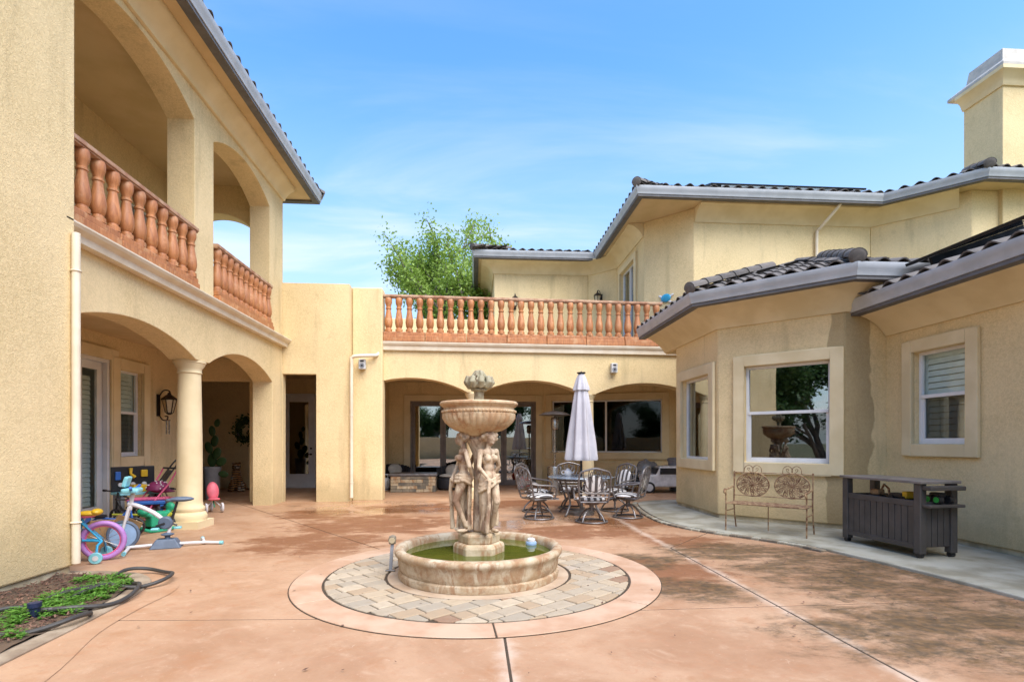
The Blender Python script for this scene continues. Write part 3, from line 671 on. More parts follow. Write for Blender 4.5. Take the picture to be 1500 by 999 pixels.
# upper right wing
gz = 7.31
egp = [(-.03,26),(-.03,16.97),(3.88,16.97),(3.88,12.45),(10.05,12.45),(11.42,11.08),(18,11.08)]
eaves(upath, egp, gz, None)
for cp in ([(.65,26),(.65,17.6),(3.79,17.6),(4.57,16.82),(4.57,14.13)], [(5.56,13.13),(10.25,13.13),(11.5,11.88)]):
    sweep(cp, [(.004,gz-.36),(.03,gz-.36),(.045,gz-.32),(.09,gz-.25),(.17,gz-.16),(.28,gz-.08),(.38,gz-.05),(.42,gz-.04),(.42,gz-.003),(.004,gz-.003)]).build('cornice', M['trim'], house)
soffit([(.06,26),(.06,17.06),(3.97,17.06),(3.97,12.54),(10.1,12.54),(11.46,11.17),(18,11.17),(18,26)], gz+.001)
# bay and right wall
bgp = [(3.77,12.05),(3.77,9.05),(5.507,7.314),(7.4,7.314)]
def cove(path, z, depth, out):
    pr = [(.004,z-depth),(.03,z-depth),(.045,z-depth+.03),(.10,z-depth*.72),(.2,z-depth*.46),(.34,z-depth*.22),(out-.12,z-.03),(out-.1,z-.003),(.004,z-.003)]
    sweep(path, pr).build('cornice', M['trim'], house)
cove([(4.37,11.9), A1, B1, (6.44,7.914)], 3.80, .38, .6)
MB().box(4.37,11.3,3.4,6.3,11.9,3.8).build('wall', M['stucco'], house, False)
eaves(None, bgp, 3.80, None); soffit([(3.86,12.0),(3.86,9.09),(5.545,7.455),(7.4,7.455),(7.4,12.0)], 3.801)
dgp = [(5.84,8.08),(5.84,-6)]
cove([(6.44,7.90),(6.44,-6)], 3.40, .35, .6); eaves(None, dgp, 3.40, None); soffit([(5.93,8.05),(5.93,-6),(7.2,-6),(7.2,7.88),(6.45,7.88),(6.45,8.05)], 3.401)
# chimney through the roof of the right wing
ch = MB().box(12.33,11.62,3.5,14.0,12.62,9.95).build('chimney', M['stucco'], house, False, bevel=.015)
cpth = [(12.33,12.62),(12.33,11.62),(14.0,11.62),(14.0,12.62)]
sweep(cpth, [(.003,9.72),(.04,9.72),(.07,9.78),(.1,9.86),(.2,9.95),(.24,9.98),(.24,10.06),(.003,10.06)]).build('chimney_cornice', M['trim'], ch)
MB().add([(12.1,11.39,10.063),(14.23,11.39,10.063),(14.23,12.85,10.063),(12.1,12.85,10.063),(12.1,11.39,10.14),(14.23,11.39,10.14),(14.23,12.85,10.14),(12.1,12.85,10.14),
          (12.36,11.65,10.36),(13.97,11.65,10.36),(13.97,12.59,10.36),(12.36,12.59,10.36),(12.4,11.69,10.66),(13.93,11.69,10.66),(13.93,12.55,10.66),(12.4,12.55,10.66)],
         [(3,2,1,0)]+[(a+i, a+(i+1) % 4, a+4+(i+1) % 4, a+4+i) for a in (0,4,8) for i in range(4)]+[(12,13,14,15)]).build('chimney_cap', mat('cream_metal_cap', (.50, .465, .40), .5), ch, False, bevel=.01)

# ---- tiled roofs
def tile_shape():
    mb = MB(); n = 9; w = .30; L = .44
    prof = []
    for i in range(n):
        t = i/(n-1); x = -w/2+w*t
        zt = .05*math.sin(math.pi*min(1, t/.62)) if t < .62 else -.02*math.sin(math.pi*(t-.62)/.38)
        prof.append((x, zt+.03))
    vs = []
    for yy, dz in ((0,.018),(L,-.012)):
        vs += [(x, yy, z+dz) for x, z in prof]+[(x, yy, z+dz-.02) for x, z in prof]
    fs = []
    for i in range(n-1):
        fs += [(i, i+1, 2*n+i+1, 2*n+i), (n+i+1, n+i, 3*n+i, 3*n+i+1), (i+1, i, n+i, n+i+1)]
    mb.add(vs, fs); me = mb.mesh('tile'); me.polygons.foreach_set('use_smooth', [True]*len(me.polygons)); me.set_sharp_from_angle(angle=R(50)); me.materials.append(M['tile']); return me
TILE = tile_shape()
def cap_shape():
    mb = MB(); vs = []; n = 9
    for yy, r in ((0,.125),(.42,.105)):
        for q in (r, r-.02): vs += [(q*math.cos(math.pi*i/(n-1))*1., yy, q*math.sin(math.pi*i/(n-1))*.95) for i in range(n)]
    fs = []
    for i in range(n-1): fs += [(i, i+1, 2*n+i+1, 2*n+i), (n+i+1, n+i, 3*n+i, 3*n+i+1), (i+1, i, n+i, n+i+1)]
    mb.add(vs, fs); mb.ell((0,.012,.0), (.118,.03,.112), 12, 8)
    me = mb.mesh('ridge_cap'); me.polygons.foreach_set('use_smooth', [True]*len(me.polygons)); me.set_sharp_from_angle(angle=R(50)); me.materials.append(M['tile']); return me
CAP = cap_shape()
def roof_face(roof, e0, e1, z, slope, rows, rin0=0., rin1=0., single=2, margin=.1):
    """e0->e1 eave with the roof rising to the LEFT of travel... tiles clipped to hips: inset per unit run at each end"""
    e0, e1 = Vector(e0), Vector(e1); d = (e1-e0); L = d.length; d.normalize(); up2 = Vector((-d.y, d.x))
    u3 = Vector((up2.x*math.cos(slope), up2.y*math.cos(slope), math.sin(slope))); d3 = Vector((d.x, d.y, 0)); n3 = d3.cross(u3)
    rest = MB(); o3 = Vector((e0.x, e0.y, z))
    tv = [v.co.copy() for v in TILE.vertices]; tf = [tuple(p.vertices) for p in TILE.polygons]
    for r in range(rows):
        run = r*.37; rh = run*math.cos(slope); a = rin0*rh; b = L-rin1*rh
        if b-a < .3: break
        u = .15-((r % 2)*.0)
        while u < L:
            if a-.12 < u < b+.12:
                p = o3+d3*u+u3*(run+.0)+n3*rnd.uniform(-.004,.006); tw = rnd.uniform(-.015,.015)
                mtx = Matrix(((d3.x,u3.x,n3.x,p.x),(d3.y,u3.y,n3.y,p.y),(d3.z,u3.z,n3.z,p.z),(0,0,0,1))) @ Matrix.Rotation(tw, 4, 'Z')
                if r < single:
                    t = link_mesh('tile', TILE, M['tile'], roof); t.matrix_local = mtx
                else: rest.add([mtx @ v for v in tv], tf)
            u += .30
    if rest.v:
        o = rest.build('tile_field', M['tile'], roof); o['kind'] = 'stuff'
def deck(poly, name='roof'): return MB().add(poly, [tuple(range(len(poly)))]).build(name, M['tile'], house, False)
def hipcaps(roof, a, b, first=0.):
    a, b = Vector(a), Vector(b); L = (b-a).length; d = (b-a).normalized(); s = d.cross(Vector((0,0,1))).normalized(); n = s.cross(d); k = int(L/.36)
    for i in range(k):
        p = a+d*(i*.36)+n*(.03+rnd.uniform(0,.01))
        o = link_mesh('ridge_cap', CAP, M['tile'], roof); o.matrix_local = Matrix(((s.x,d.x,n.x,p.x),(s.y,d.y,n.y,p.y),(s.z,d.z,n.z,p.z),(0,0,0,1)))
SL = R(19.5); tn = math.tan(SL)
zt = 3.80+.165
# bay roof : faces A, B, C round a point
h1 = 1.0/math.tan(R(67.5))
rb = deck([(3.78,12.0,zt),(3.78,9.05,zt),(5.51,7.32,zt),(8.6,7.32,zt),(8.6,7.32+3.2,zt+3.2*tn),(6.98,10.52,zt+3.2*tn),(6.98,12.0,zt+3.2*tn)])
roof_face(rb, (3.75,9.05), (3.75,12.05), zt, SL, 1, 0, 0)   # placeholder orientation, see below
for o in [c for c in rb.children]: bpy.data.objects.remove(o)
def face(roof, p, q, z, sl, rows, i0, i1, single=2): roof_face(roof, p, q, z, sl, rows, i0, i1, single)
# the roof rises to the left of travel, so walk each eave with the house on the left
face(rb, (3.75,12.05), (3.75,9.04), zt, SL, 8, 0, h1); face(rb, (3.75,9.04), (5.50,7.29), zt, SL, 7, h1, h1); face(rb, (5.50,7.29), (8.6,7.29), zt, SL, 8, h1, 0)
ha = Vector((math.cos(R(22.5)), math.sin(R(22.5)))); hb = Vector((math.cos(R(67.5)), math.sin(R(67.5))))
def hip(roof, c, dirv, z, run, sl_t):   # run = horizontal distance from each eave
    k = run/ math.sin(R(67.5)); hipcaps(roof, (c[0], c[1], z+.06), (c[0]+dirv.x*k, c[1]+dirv.y*k, z+.06+run*sl_t))
hip(rb, (3.74,9.03), ha, zt, 2.0, tn); hip(rb, (5.49,7.28), hb, zt, 2.0, tn)
# right wall roof
zd = 3.40+.165
rd = deck([(5.86,8.08,zd),(5.86,-6,zd),(10,-6,zd+4.14*tn),(10,8.08,zd+4.14*tn)])
face(rd, (5.82,8.1), (5.82,-4), zd, SL, 6, 0, 0, 2)
# upper roofs : only their lower courses can be seen
zu = gz+.165
def strip(p, q, z, sl, i0, i1, run=1.1):
    p, q = Vector(p), Vector(q); d = (q-p).normalized(); u = Vector((-d.y, d.x))*run; h = run*math.tan(sl); a, b = p+u+d*run*i0, q+u-d*run*i1
    return [(p.x,p.y,z),(q.x,q.y,z),(b.x,b.y,z+h),(a.x,a.y,z+h)]
ru = deck(strip((3.88,12.45), (10.05,12.45), zu, R(16), 1, -.41))
for a_, b_, i0_, i1_ in (((-.03,24),(-.03,16.97),0,1), ((-.03,16.97),(3.88,16.97),1,-1), ((3.88,16.97),(3.88,12.45),-1,1), ((10.05,12.45),(11.42,11.08),-.41,.41), ((11.42,11.08),(17,11.08),.41,0)): deck(strip(a_, b_, zu, R(16), i0_, i1_))
SU = R(18)
face(ru, (-.06,24), (-.06,16.94), zu, SU, 3, 0, 1, 2); face(ru, (-.06,16.94), (3.86,16.94), zu, SU, 3, 1, -1, 2); face(ru, (3.85,16.97), (3.85,12.42), zu, SU, 3, -1, 1, 2)
face(ru, (3.85,12.42), (10.05,12.42), zu, SU, 3, 1, -h1, 2); face(ru, (10.05,12.42), (11.42,11.05), zu, SU, 3, -h1, h1, 2); face(ru, (11.42,11.05), (17,11.05), zu, SU, 3, h1, 0, 2)
hipcaps(ru, (3.84,12.41,zu+.06), (5.2,13.8,zu+.06+1.36*math.tan(SU))); hipcaps(ru, (-.07,16.93,zu+.06), (1.3,18.3,zu+.06+1.36*math.tan(SU))); hipcaps(ru, (11.40,11.03,zu+.06), (11.40+1.3*hb.x,11.03+1.3*hb.y,zu+.06+1.2*math.tan(SU)))
rl = deck([(-3.8,2.6,7.45),(-3.8,13.5,7.45),(-6.5,10.8,7.45+2.7*.33),(-6.5,2.6,7.45+2.7*.33)]); deck([(-3.8,13.5,7.45),(-9.2,13.5,7.45),(-6.5,10.8,7.45+2.7*.33)])
face(rl, (-3.77,1.2), (-3.77,13.53), 7.45, SU, 0, 0, 0)
def face_l(): roof_face(rl, (-9.2,13.53), (-3.77,13.53), 7.45, -SU, 0)
# left roof: eave walked with the roof on the left = southwards reversed
roof_face(rl, (-3.77,13.53), (-9.2,13.53), 7.45, SU, 2, 1, 1, 2)
def mirror_face(roof, x, y0, y1, z, slope, rows, inset1):
    L = y1-y0; u3 = Vector((-math.cos(slope), 0, math.sin(slope))); d3 = Vector((0,1,0)); n3 = d3.cross(u3)*1
    for r in range(rows):
        run = r*.37; u = .15
        while u < L-inset1*run:
            p = Vector((x, y0+u, z))+u3*(run+.0)+n3*rnd.uniform(-.004,.006)
            t = link_mesh('tile', TILE, M['tile'], roof); t.matrix_local = Matrix(((d3.x,u3.x,n3.x,p.x),(d3.y,u3.y,n3.y,p.y),(d3.z,u3.z,n3.z,p.z),(0,0,0,1)))
            u += .30
mirror_face(rl, -3.77, 2.7, 13.5, 7.45, SU, 2, .9)
hipcaps(rl, (-3.77,13.5,7.47), (-5.2,12.07,7.53+1.43*math.tan(SU)))

# ---- windows and doors
def trim_box(mb, u0, u1, z0, z1, w, proud, sill=True):
    mb.box(u0-w,.002,z0-(w if sill else 0),u0,proud,z1+w); mb.box(u1,.002,z0-(w if sill else 0),u1+w,proud,z1+w)
    mb.box(u0,.002,z1,u1,proud,z1+w)
    if sill: mb.box(u0,.002,z0-w,u1,proud,z0)
def window(p0, p1, u0, u1, z0, z1, tw=.17, proud=.06, style='hung', shutter=False, gl='glass', gl2=None, frame_m='white', depth=.5, name='window', rec=.07):
    xf, L = frame(p0, p1); t = MB(xf); trim_box(t, u0, u1, z0, z1, tw, proud); w = t.build(name, M['trim'], house, False, bevel=.012)
    f = MB(xf); e = .045; o0, o1 = -rec-.05, -rec
    f.box(u0,o0,z0,u0+e,o1,z1); f.box(u1-e,o0,z0,u1,o1,z1); f.box(u0+e,o0,z1-e,u1-e,o1,z1); f.box(u0+e,o0,z0,u1-e,o1,z0+e)
    f.build('frame', M[frame_m], w, False, bevel=.004)
    if style == 'hung':
        zm = (z0+z1)/2+.02; s = MB(xf); s.box(u0+e,o0+.005,zm-.025,u1-e,o1+.012,zm+.025); s.box(u0+e,o0+.005,z0+e,u0+e+.035,o1-.012,zm-.025); s.box(u1-e-.035,o0+.005,z0+e,u1-e,o1-.012,zm-.025); s.box(u0+e+.035,o0+.005,z0+e,u1-e-.035,o1-.012,z0+e+.035)
        s.build('sash', M[frame_m], w, False, bevel=.003)
        MB(xf).box(u0+e,o0+.012,zm+.025,u1-e,o0+.018,z1-e).build('pane', M[gl], w, False)
        MB(xf).box(u0+e+.035,o0+.012,z0+e+.035,u1-e-.035,o0+.018,zm-.025).build('pane', M[gl2 or gl], w, False)
    elif style == 'fixed': MB(xf).box(u0+e,o0+.012,z0+e,u1-e,o0+.018,z1-e).build('pane', M[gl], w, False)
    elif style == 'slider':
        um = (u0+u1)/2; s = MB(xf); s.box(um-.03,o0,z0+e,um+.03,o1+.01,z1-e); s.build('sash', M[frame_m], w, False, bevel=.003)
        for a, b in ((u0+e,um-.03),(um+.03,u1-e)): MB(xf).box(a,o0+.012,z0+e,b,o0+.018,z1-e).build('pane', M[gl], w, False)
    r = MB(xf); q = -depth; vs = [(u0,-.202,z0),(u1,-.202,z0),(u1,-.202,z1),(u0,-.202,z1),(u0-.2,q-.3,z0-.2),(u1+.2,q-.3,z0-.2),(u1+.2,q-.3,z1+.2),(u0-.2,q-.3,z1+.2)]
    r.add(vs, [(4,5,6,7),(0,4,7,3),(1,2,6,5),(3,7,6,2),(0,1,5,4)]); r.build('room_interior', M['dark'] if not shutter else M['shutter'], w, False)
    if shutter:
        so = -rec-.075; fr = MB(xf); a, b = u0+.02, u1-.02
        for lo, hi in ((a, a+.06), (b-.06, b)): fr.box(lo,so-.03,z0+.02,hi,so,z1-.02)
        fr.box(a+.06,so-.03,z0+.02,b-.06,so,z0+.1); fr.box(a+.06,so-.03,z1-.1,b-.06,so,z1-.02); fr.build('shutter_frame', M['shutter'], w, False)
        k = int((z1-z0-.2)/.082)
        for i in range(k):
            zc = z0+.1+(i+.5)*(z1-z0-.2)/k; sl = MB(xf); sl.add([(a+.06,so-.014,zc+.039),(b-.06,so-.014,zc+.039),(b-.06,so+.006,zc-.039),(a+.06,so+.006,zc-.039),(a+.06,so-.022,zc+.037),(b-.06,so-.022,zc+.037),(b-.06,so-.002,zc-.041),(a+.06,so-.002,zc-.041)],
                    [(0,1,2,3),(7,6,5,4),(0,4,5,1),(1,5,6,2),(2,6,7,3),(3,7,4,0)]); sl.build('slat', M['shutter'], w, False)
    return w
window((4.37,11.3), A1, .40, 1.72, 1.06, 2.66, style='fixed', gl='glass', tw=.19)
window(A1, B1, .465, 1.771, 1.05, 2.70, style='hung', gl='glass', gl2='glass_screen', tw=.185)
window((6.44,7.94), (6.44,-6), .56, 1.42, 1.37, 2.70, shutter=True, gl='glass_soft', gl2='glass_screen', tw=.175)
window((-6.6,5.9), (-6.6,16.6), 4.46, 5.17, 1.12, 2.75, shutter=True, gl='glass_soft', gl2='glass_screen', tw=.2)
window((-6.6,5.9), (-6.6,12.7), 4.75, 5.5, 4.7, 6.05, shutter=False, gl='glass', tw=.2, style='slider')
window((4.57,16.82), (4.57,14.1), .45, 1.95, 3.66, 6.62, style='slider', gl='glass', tw=.16)
window((2.24,17.2), (6.3,15.85), .28, 3.72, 1.06, 2.72, style='slider', gl='glass_dark', tw=.2)
# french door in the left arcade
def door(p0, p1, u0, u1, z0, z1, tw, leaves, fm, gl, proud=.05, stile=.12, rail_b=.25, slats=False, interior='dark', label=None):
    xf, L = frame(p0, p1); t = MB(xf); trim_box(t, u0, u1, z0, z1, tw, proud, sill=False); d = t.build('door', M['trim'], house, False, bevel=.012)
    f = MB(xf); e = .06; f.box(u0,-.16,z0,u0+e,.01,z1); f.box(u1-e,-.16,z0,u1,.01,z1); f.box(u0+e,-.16,z1-e,u1-e,.01,z1); f.box(u0+e,-.16,z0,u1-e,.01,z0+.03); f.build('frame', M[fm], d, False, bevel=.004)
    w = (u1-u0-2*e)/leaves
    for i in range(leaves):
        a, b = u0+e+i*w+.004, u0+e+(i+1)*w-.004; lf = MB(xf); lf.box(a,-.12,z0+.035,a+stile,-.075,z1-e-.005); lf.box(b-stile,-.12,z0+.035,b,-.075,z1-e-.005)
        lf.box(a+stile,-.12,z1-e-stile*1.1,b-stile,-.075,z1-e-.005); lf.box(a+stile,-.12,z0+.035,b-stile,-.075,z0+rail_b); lf.build('leaf', M[fm], d, False, bevel=.004)
        MB(xf).box(a+stile,-.10,z0+rail_b,b-stile,-.094,z1-e-stile*1.1).build('pane', M[gl], d, False)
        if slats:
            k = int((z1-z0-rail_b-.3)/.085)
            for j in range(k):
                zc = z0+rail_b+.06+j*.085; MB(xf).add([(a+stile+.03,-.185,zc+.040),(b-stile-.03,-.185,zc+.040),(b-stile-.03,-.165,zc-.040),(a+stile+.03,-.165,zc-.040)], [(0,1,2,3)]).build('slat', M['shutter'], d, False)
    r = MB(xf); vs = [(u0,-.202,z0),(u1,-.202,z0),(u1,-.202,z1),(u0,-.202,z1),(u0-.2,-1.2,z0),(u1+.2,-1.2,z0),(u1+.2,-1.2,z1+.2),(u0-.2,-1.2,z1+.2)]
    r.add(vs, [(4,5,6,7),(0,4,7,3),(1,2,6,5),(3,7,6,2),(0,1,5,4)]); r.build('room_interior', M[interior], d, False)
    return d, xf
door((-6.6,5.9), (-6.6,16.6), 2.85, 4.23, 0.0, 2.88, .2, 2, 'white', 'glass_soft', stile=.13, slats=True, interior='shutter')
d2, xf2 = door((-8.4,16.6), (-2.92,16.6), 2.53, 3.57, 0.0, 2.86, .0001, 1, 'white', 'glass', proud=.004, stile=.17, rail_b=.42)
hd = MB(xf2); hd.cyl((3.42,-.075,1.02), (3.42,-.02,1.02), .028); hd.cyl((3.42,-.02,1.02), (3.28,-.02,1.02), .012); hd.cyl((3.42,-.075,1.2), (3.42,-.035,1.2), .028); hd.build('handle', M['black'], d2)
door((-2.9,17.2), (2.24,17.2), .85, 4.89, 0.0, 2.70, .2, 4, 'greyframe', 'glass', stile=.09, rail_b=.16)

# ---- ledges and balustrades
BAL = [(.066,0),(.066,.055),(.05,.065),(.047,.085),(.057,.10),(.068,.15),(.072,.20),(.066,.27),(.052,.36),(.043,.43),(.042,.455),(.052,.465),(.052,.485),(.042,.495),(.045,.53),(.058,.565),(.064,.60),(.064,.66),(.056,.685)]
bal_mesh = {}
def balustrade(p0, p1, z_ledge, zb, zt, nb, u_start=0.12, u_end=None, fat=1.2):
    xf, L = frame(p0, p1); r = MB(xf); r.box(0,-.075,zt-.055,L,.075,zt); r.box(0,-.06,zt-.075,L,.06,zt-.055)
    b = r.build('balustrade', M['railtop'], house, False, bevel=.008)
    s = (zt-.075-zb)/.685; key = round(s, 3)
    if key not in bal_mesh:
        m = MB(); m.lathe([(rr*fat, z*s) for rr, z in BAL], n=18); me = m.mesh('baluster'); me.polygons.foreach_set('use_smooth', [True]*len(me.polygons)); me.set_sharp_from_angle(angle=R(40)); me.materials.append(M['terra']); bal_mesh[key] = me
    ue = u_end or L-.12
    for i in range(nb):
        u = u_start+(ue-u_start)*i/(nb-1); p = xf((u, 0, zb)); o = link_mesh('baluster', bal_mesh[key], M['terra'], b); o.location = p; o.rotation_euler = (0, 0, rnd.uniform(0, 6.28))
    k = max(2, round(L/1.0)); 
    for i in range(k):
        a, c = i*L/k+.006, (i+1)*L/k-.006; j = rnd.uniform(-.008, .008)
        MB(xf).box(a,-.12,z_ledge+.002,c,.10+j,zb-.085).build('base_beam', M['terra'], b, False, bevel=.012)
        MB(xf).box(a,-.10,zb-.083,c,.075+j,zb-.001).build('base_beam', M['terra'], b, False, bevel=.012)
    return b
def gutter_ledge(p0, p1, zt, hgt=.2, out=.13):
    xf, L = frame(p0, p1); m = MB(xf); m.ext([(0,.003,zt-hgt),(0,out*.55,zt-hgt),(0,out*.6,zt-hgt*.55),(0,out*.9,zt-hgt*.3),(0,out,zt-.02),(0,out,zt),(0,-.25,zt),(0,-.25,zt-.02),(0,.003,zt-.02)], (L,0,0)); return m.build('ledge_gutter', M['ledge'], house, False, bevel=.004, seg=1)
gutter_ledge((LX,5.86), (LX,12.72), 3.76, .17, .21); 
balustrade((LX+.0,5.99), (LX+.0,8.815), 3.765, 3.99, 4.79, 11, .13, 2.72); balustrade((LX,9.445), (LX,11.935), 3.765, 3.99, 4.79, 11, .12, 2.38)
gutter_ledge((bx0-.13, by0-.003), (BX(8.0), BY(8.0)), 3.82)
balustrade((bx0, by0-.02), (BX(7.0), BY(7.0)-.02), 3.825, 4.06, 4.96, 28, .12, 6.85, 1.32)
# ---- downspouts
def downspout(pts, r=.045, m='ledge', straps=()):
    o = MB().tube(smooth_path(pts, 3) if len(pts) > 3 else pts, r, 10).build('downspout', M[m], house)
    for p in straps: MB().torus(p, r+.004, .008, n=14, m=6).build('strap', M[m], o)
downspout([(LB+.045,5.93,.12),(LB+.045,5.93,3.60)], .04, straps=[(LB+.045,5.93,.55),(LB+.045,5.93,3.2)])
downspout([(-2.86,12.64,.1),(-2.86,12.64,1.5),(-2.86,12.64,3.2),(-2.84,12.64,3.36),(-2.75,12.66,3.40),(-2.45,12.8,3.44),(-2.32,12.95,3.48),(-2.28,13.02,3.62)], .04, straps=[(-2.86,12.64,.45),(-2.86,12.64,2.0)])
downspout([(8.75,13.06,5.9),(8.75,13.06,6.72),(8.80,12.98,6.85),(9.02,12.6,7.25),(9.02,12.55,7.33)], .04)

# ================================================================== THINGS
# ---- fountain
fo = thing('fountain', 'tiered cast stone fountain with three draped women carrying a fluted bowl over a green basin', 'fountain', (FX, FY, 0))
MB().lathe([(.70,.0),(.815,.0),(.835,.015),(.842,.05),(.838,.075),(.82,.09),(.828,.105),(.838,.14),(.842,.20),(.855,.235),(.872,.25),(.88,.275),(.872,.30),(.85,.315),(.81,.315),(.785,.30),(.77,.27),(.765,.10)], n=72).build('basin', M['basin'], fo)
MB().lathe([(.769,.20),(.769,.238)], n=64).build('water', M['water'], fo)
pd = MB(); pd.lathe([(.27,.12),(.275,.30),(.262,.335),(.235,.345)], n=6); pd.lathe([(.222,.345),(.225,.42),(.21,.448),(.0,.45)], n=6); pd.build('pedestal', M['fstone'], fo, False, bevel=.012)
# three figures : one continuous skin each, grown from tapered limbs and fused
def capsule(mb, a, b, ra, rb, n=10, flat=None):
    a, b = Vector(a), Vector(b); mb.tube([a, a.lerp(b,.25), a.lerp(b,.5), a.lerp(b,.75), b], [ra, ra*.75+rb*.25, (ra+rb)/2, ra*.25+rb*.75, rb], n); mb.ell(a, ra, n, 7); mb.ell(b, rb, n, 7)
def woman(pose):
    m = MB(); s = pose
    # torso (units: real human, scaled later); faces -y
    m.ell((0,0,.96), (.16,.11,.12)); m.ell((0,-.005,1.10), (.105,.08,.12)); m.ell((0,0,1.24), (.128,.09,.13)); m.ell((0,0,1.36), (.15,.085,.075))
    for sx in (-1, 1): m.ell((sx*.07,-.085,1.265), (.058,.06,.06)); m.ell((sx*.075,.07,.93), (.09,.085,.1)); m.ell((sx*.16,0,1.375), .055)
    capsule(m, (0,.005,1.40), (0,-.01,1.50), .048, .044); m.ell((s*.015,-.04,1.585), (.08,.095,.112)); m.ell((s*.015,-.133,1.57), (.015,.022,.024)); m.ell((s*.015,-.118,1.53), (.03,.02,.012)); m.ell((s*.015,-.115,1.515), (.02,.02,.02))
    # hair swept back, curls and bun
    m.ell((s*.02,.02,1.63), (.135,.135,.10)); m.ell((s*.03,.15,1.60), (.085,.08,.08))
    for i in range(12):
        a = R(15+i*30); m.ell((s*.015+.138*math.cos(a), .02+.115*math.sin(a), 1.625+.035*math.sin(i*2.1)), .043, 8, 6)
    for i in range(9): a = R(20+i*40); m.ell((s*.015+.06*math.cos(a), .02+.06*math.sin(a), 1.70), .032, 8, 6)
    # legs in contrapposto, front knee bent
    capsule(m, (-.085,0,.92), (-.10,-.02,.50), .095, .06); capsule(m, (-.10,-.02,.50), (-.10,.03,.10), .06, .038); m.ell((-.10,-.03,.035), (.042,.11,.035))
    capsule(m, (.085,-.02,.92), (.06,-.15,.54), .095, .062); capsule(m, (.06,-.15,.54), (.10,.02,.12), .058, .038); m.ell((.10,-.05,.04), (.042,.10,.035))
    # arms : one bent behind the hip, one raised to the bowl or holding the cloth
    capsule(m, (.17,0,1.37), (.27,.05,1.13), .047, .038); capsule(m, (.27,.05,1.13), (.15,.12,.96), .036, .026); m.ell((.13,.13,.94), (.045,.03,.035))
    capsule(m, (-.17,0,1.37), (-.24,-.06,1.12), .047, .038); capsule(m, (-.24,-.06,1.12), (-.13,-.17,.93), .036, .026)
    for k in range(4): capsule(m, (-.13+.016*k,-.175,.93), (-.10+.018*k,-.20,.875), .012, .009, 6)
    capsule(m, (-.15,-.165,.93), (-.165,-.19,.90), .012, .01, 6)
    # drapery : roll round the hips, falling folds
    for j in range(3):
        pts = [(.175*math.cos(t)*(1+.04*j), .135*math.sin(t)*(1+.05*j)-.02, .90-.05*j+.09*math.cos(t+.4)+.012*math.sin(5*t+j)) for t in [2*math.pi*i/22 for i in range(22)]]
        m.tube(pts, .026, 7, closed=True)
    for k in range(11):
        t = R(35+k*27); x, y_ = .15*math.cos(t), .125*math.sin(t)-.0
        if -2.2 < t-2*math.pi*(t > math.pi) < -.75: continue
        m.tube([(x,y_,.88),(x*.95,y_*1.0,.6),(x*.85+.012*math.sin(k*3),y_*.9,.32),(x*.95,y_*1.0,.04)], [.022,.022,.022,.028], 7)
    m.tube([(-.12,-.19,.92),(-.15,-.2,.7),(-.13,-.185,.45),(-.16,-.17,.2),(-.15,-.16,.04)], [.03,.036,.036,.04,.045], 8)
    return m
sca = .615
for i, (ang, off) in enumerate(((-54,.165), (192,.165), (66,.165))):
    src = woman(1 if i != 1 else -1); a = R(ang); rz = a+math.pi/2
    rm = Matrix.Rotation(rz, 4, 'Z'); tm = Matrix.Translation((off*math.cos(a), off*math.sin(a), .452))
    src.v = [tuple(tm @ (rm @ (Vector(v)*sca))) for v in src.v]
    remeshed(src, 'figure', M['statue'], fo, .007, 2, .4)
co = MB(); co.tube([(0,0,.45),(0,0,.8),(0,0,1.1),(0,0,1.34),(0,0,1.47)], [.05,.045,.04,.05,.12], 12)
for k in range(14):
    a = 2*math.pi*k/14; co.tube([(.05*math.cos(a), .05*math.sin(a), .46), (.042*math.cos(a+.2), .042*math.sin(a+.2), .9), (.045*math.cos(a), .045*math.sin(a), 1.25), (.12*math.cos(a), .12*math.sin(a), 1.44)], [.02,.016,.016,.025], 6)
remeshed(co, 'trunk', M['statue'], fo, .012, 4)
def gad(a, z):
    if 1.50 < z < 1.695: return 1+.055*abs(math.sin(a*17))*(1 if z < 1.68 else .4)
    return 1
MB().lathe([(.0,1.455),(.13,1.46),(.16,1.475),(.19,1.50),(.24,1.52),(.295,1.555),(.34,1.60),(.368,1.645),(.38,1.69),(.376,1.70),(.385,1.705),(.388,1.725),(.380,1.735),(.372,1.74),(.374,1.755),(.40,1.775),(.413,1.79),(.413,1.805),(.40,1.818),(.375,1.82),(.35,1.80),(.2,1.77),(.0,1.76)], n=136, mod=gad).build('bowl', M['bowl'], fo)
be = MB()
for k in range(64): a = 2*math.pi*k/64; be.ell((.386*math.cos(a), .386*math.sin(a), 1.716), .0145, 6, 4)
be.build('bead_moulding', M['bowl'], fo)
MB().lathe([(.0,1.75),(.075,1.765),(.075,1.79),(.055,1.81),(.05,1.90),(.055,1.93),(.085,1.94),(.085,1.955),(.05,1.965),(.045,1.99)], n=24).build('finial_stem', M['finial'], fo)
lf = MB(); lf.ell((0,0,2.03), (.09,.09,.06)); lf.lathe([(.05,2.05),(.055,2.09),(.035,2.13),(.0,2.165)], n=12)
for k in range(9):
    a = 2*math.pi*k/9; d = Vector((math.cos(a), math.sin(a), 0))
    lf.tube([d*.05+Vector((0,0,1.985)), d*.105+Vector((0,0,1.99)), d*.138+Vector((0,0,2.03)), d*.125+Vector((0,0,2.072)), d*.085+Vector((0,0,2.075))], [.026,.038,.036,.03,.016], 8)
for k in range(6):
    a = 2*math.pi*k/6; d = Vector((math.cos(a), math.sin(a), 0)); lf.tube([d*.04+Vector((0,0,2.07)), d*.06+Vector((0,0,2.10)), d*.04+Vector((0,0,2.14)), d*.02+Vector((0,0,2.16))], [.022,.022,.015,.006], 7)
remeshed(lf, 'finial', M['finial'], fo, .007, 2)
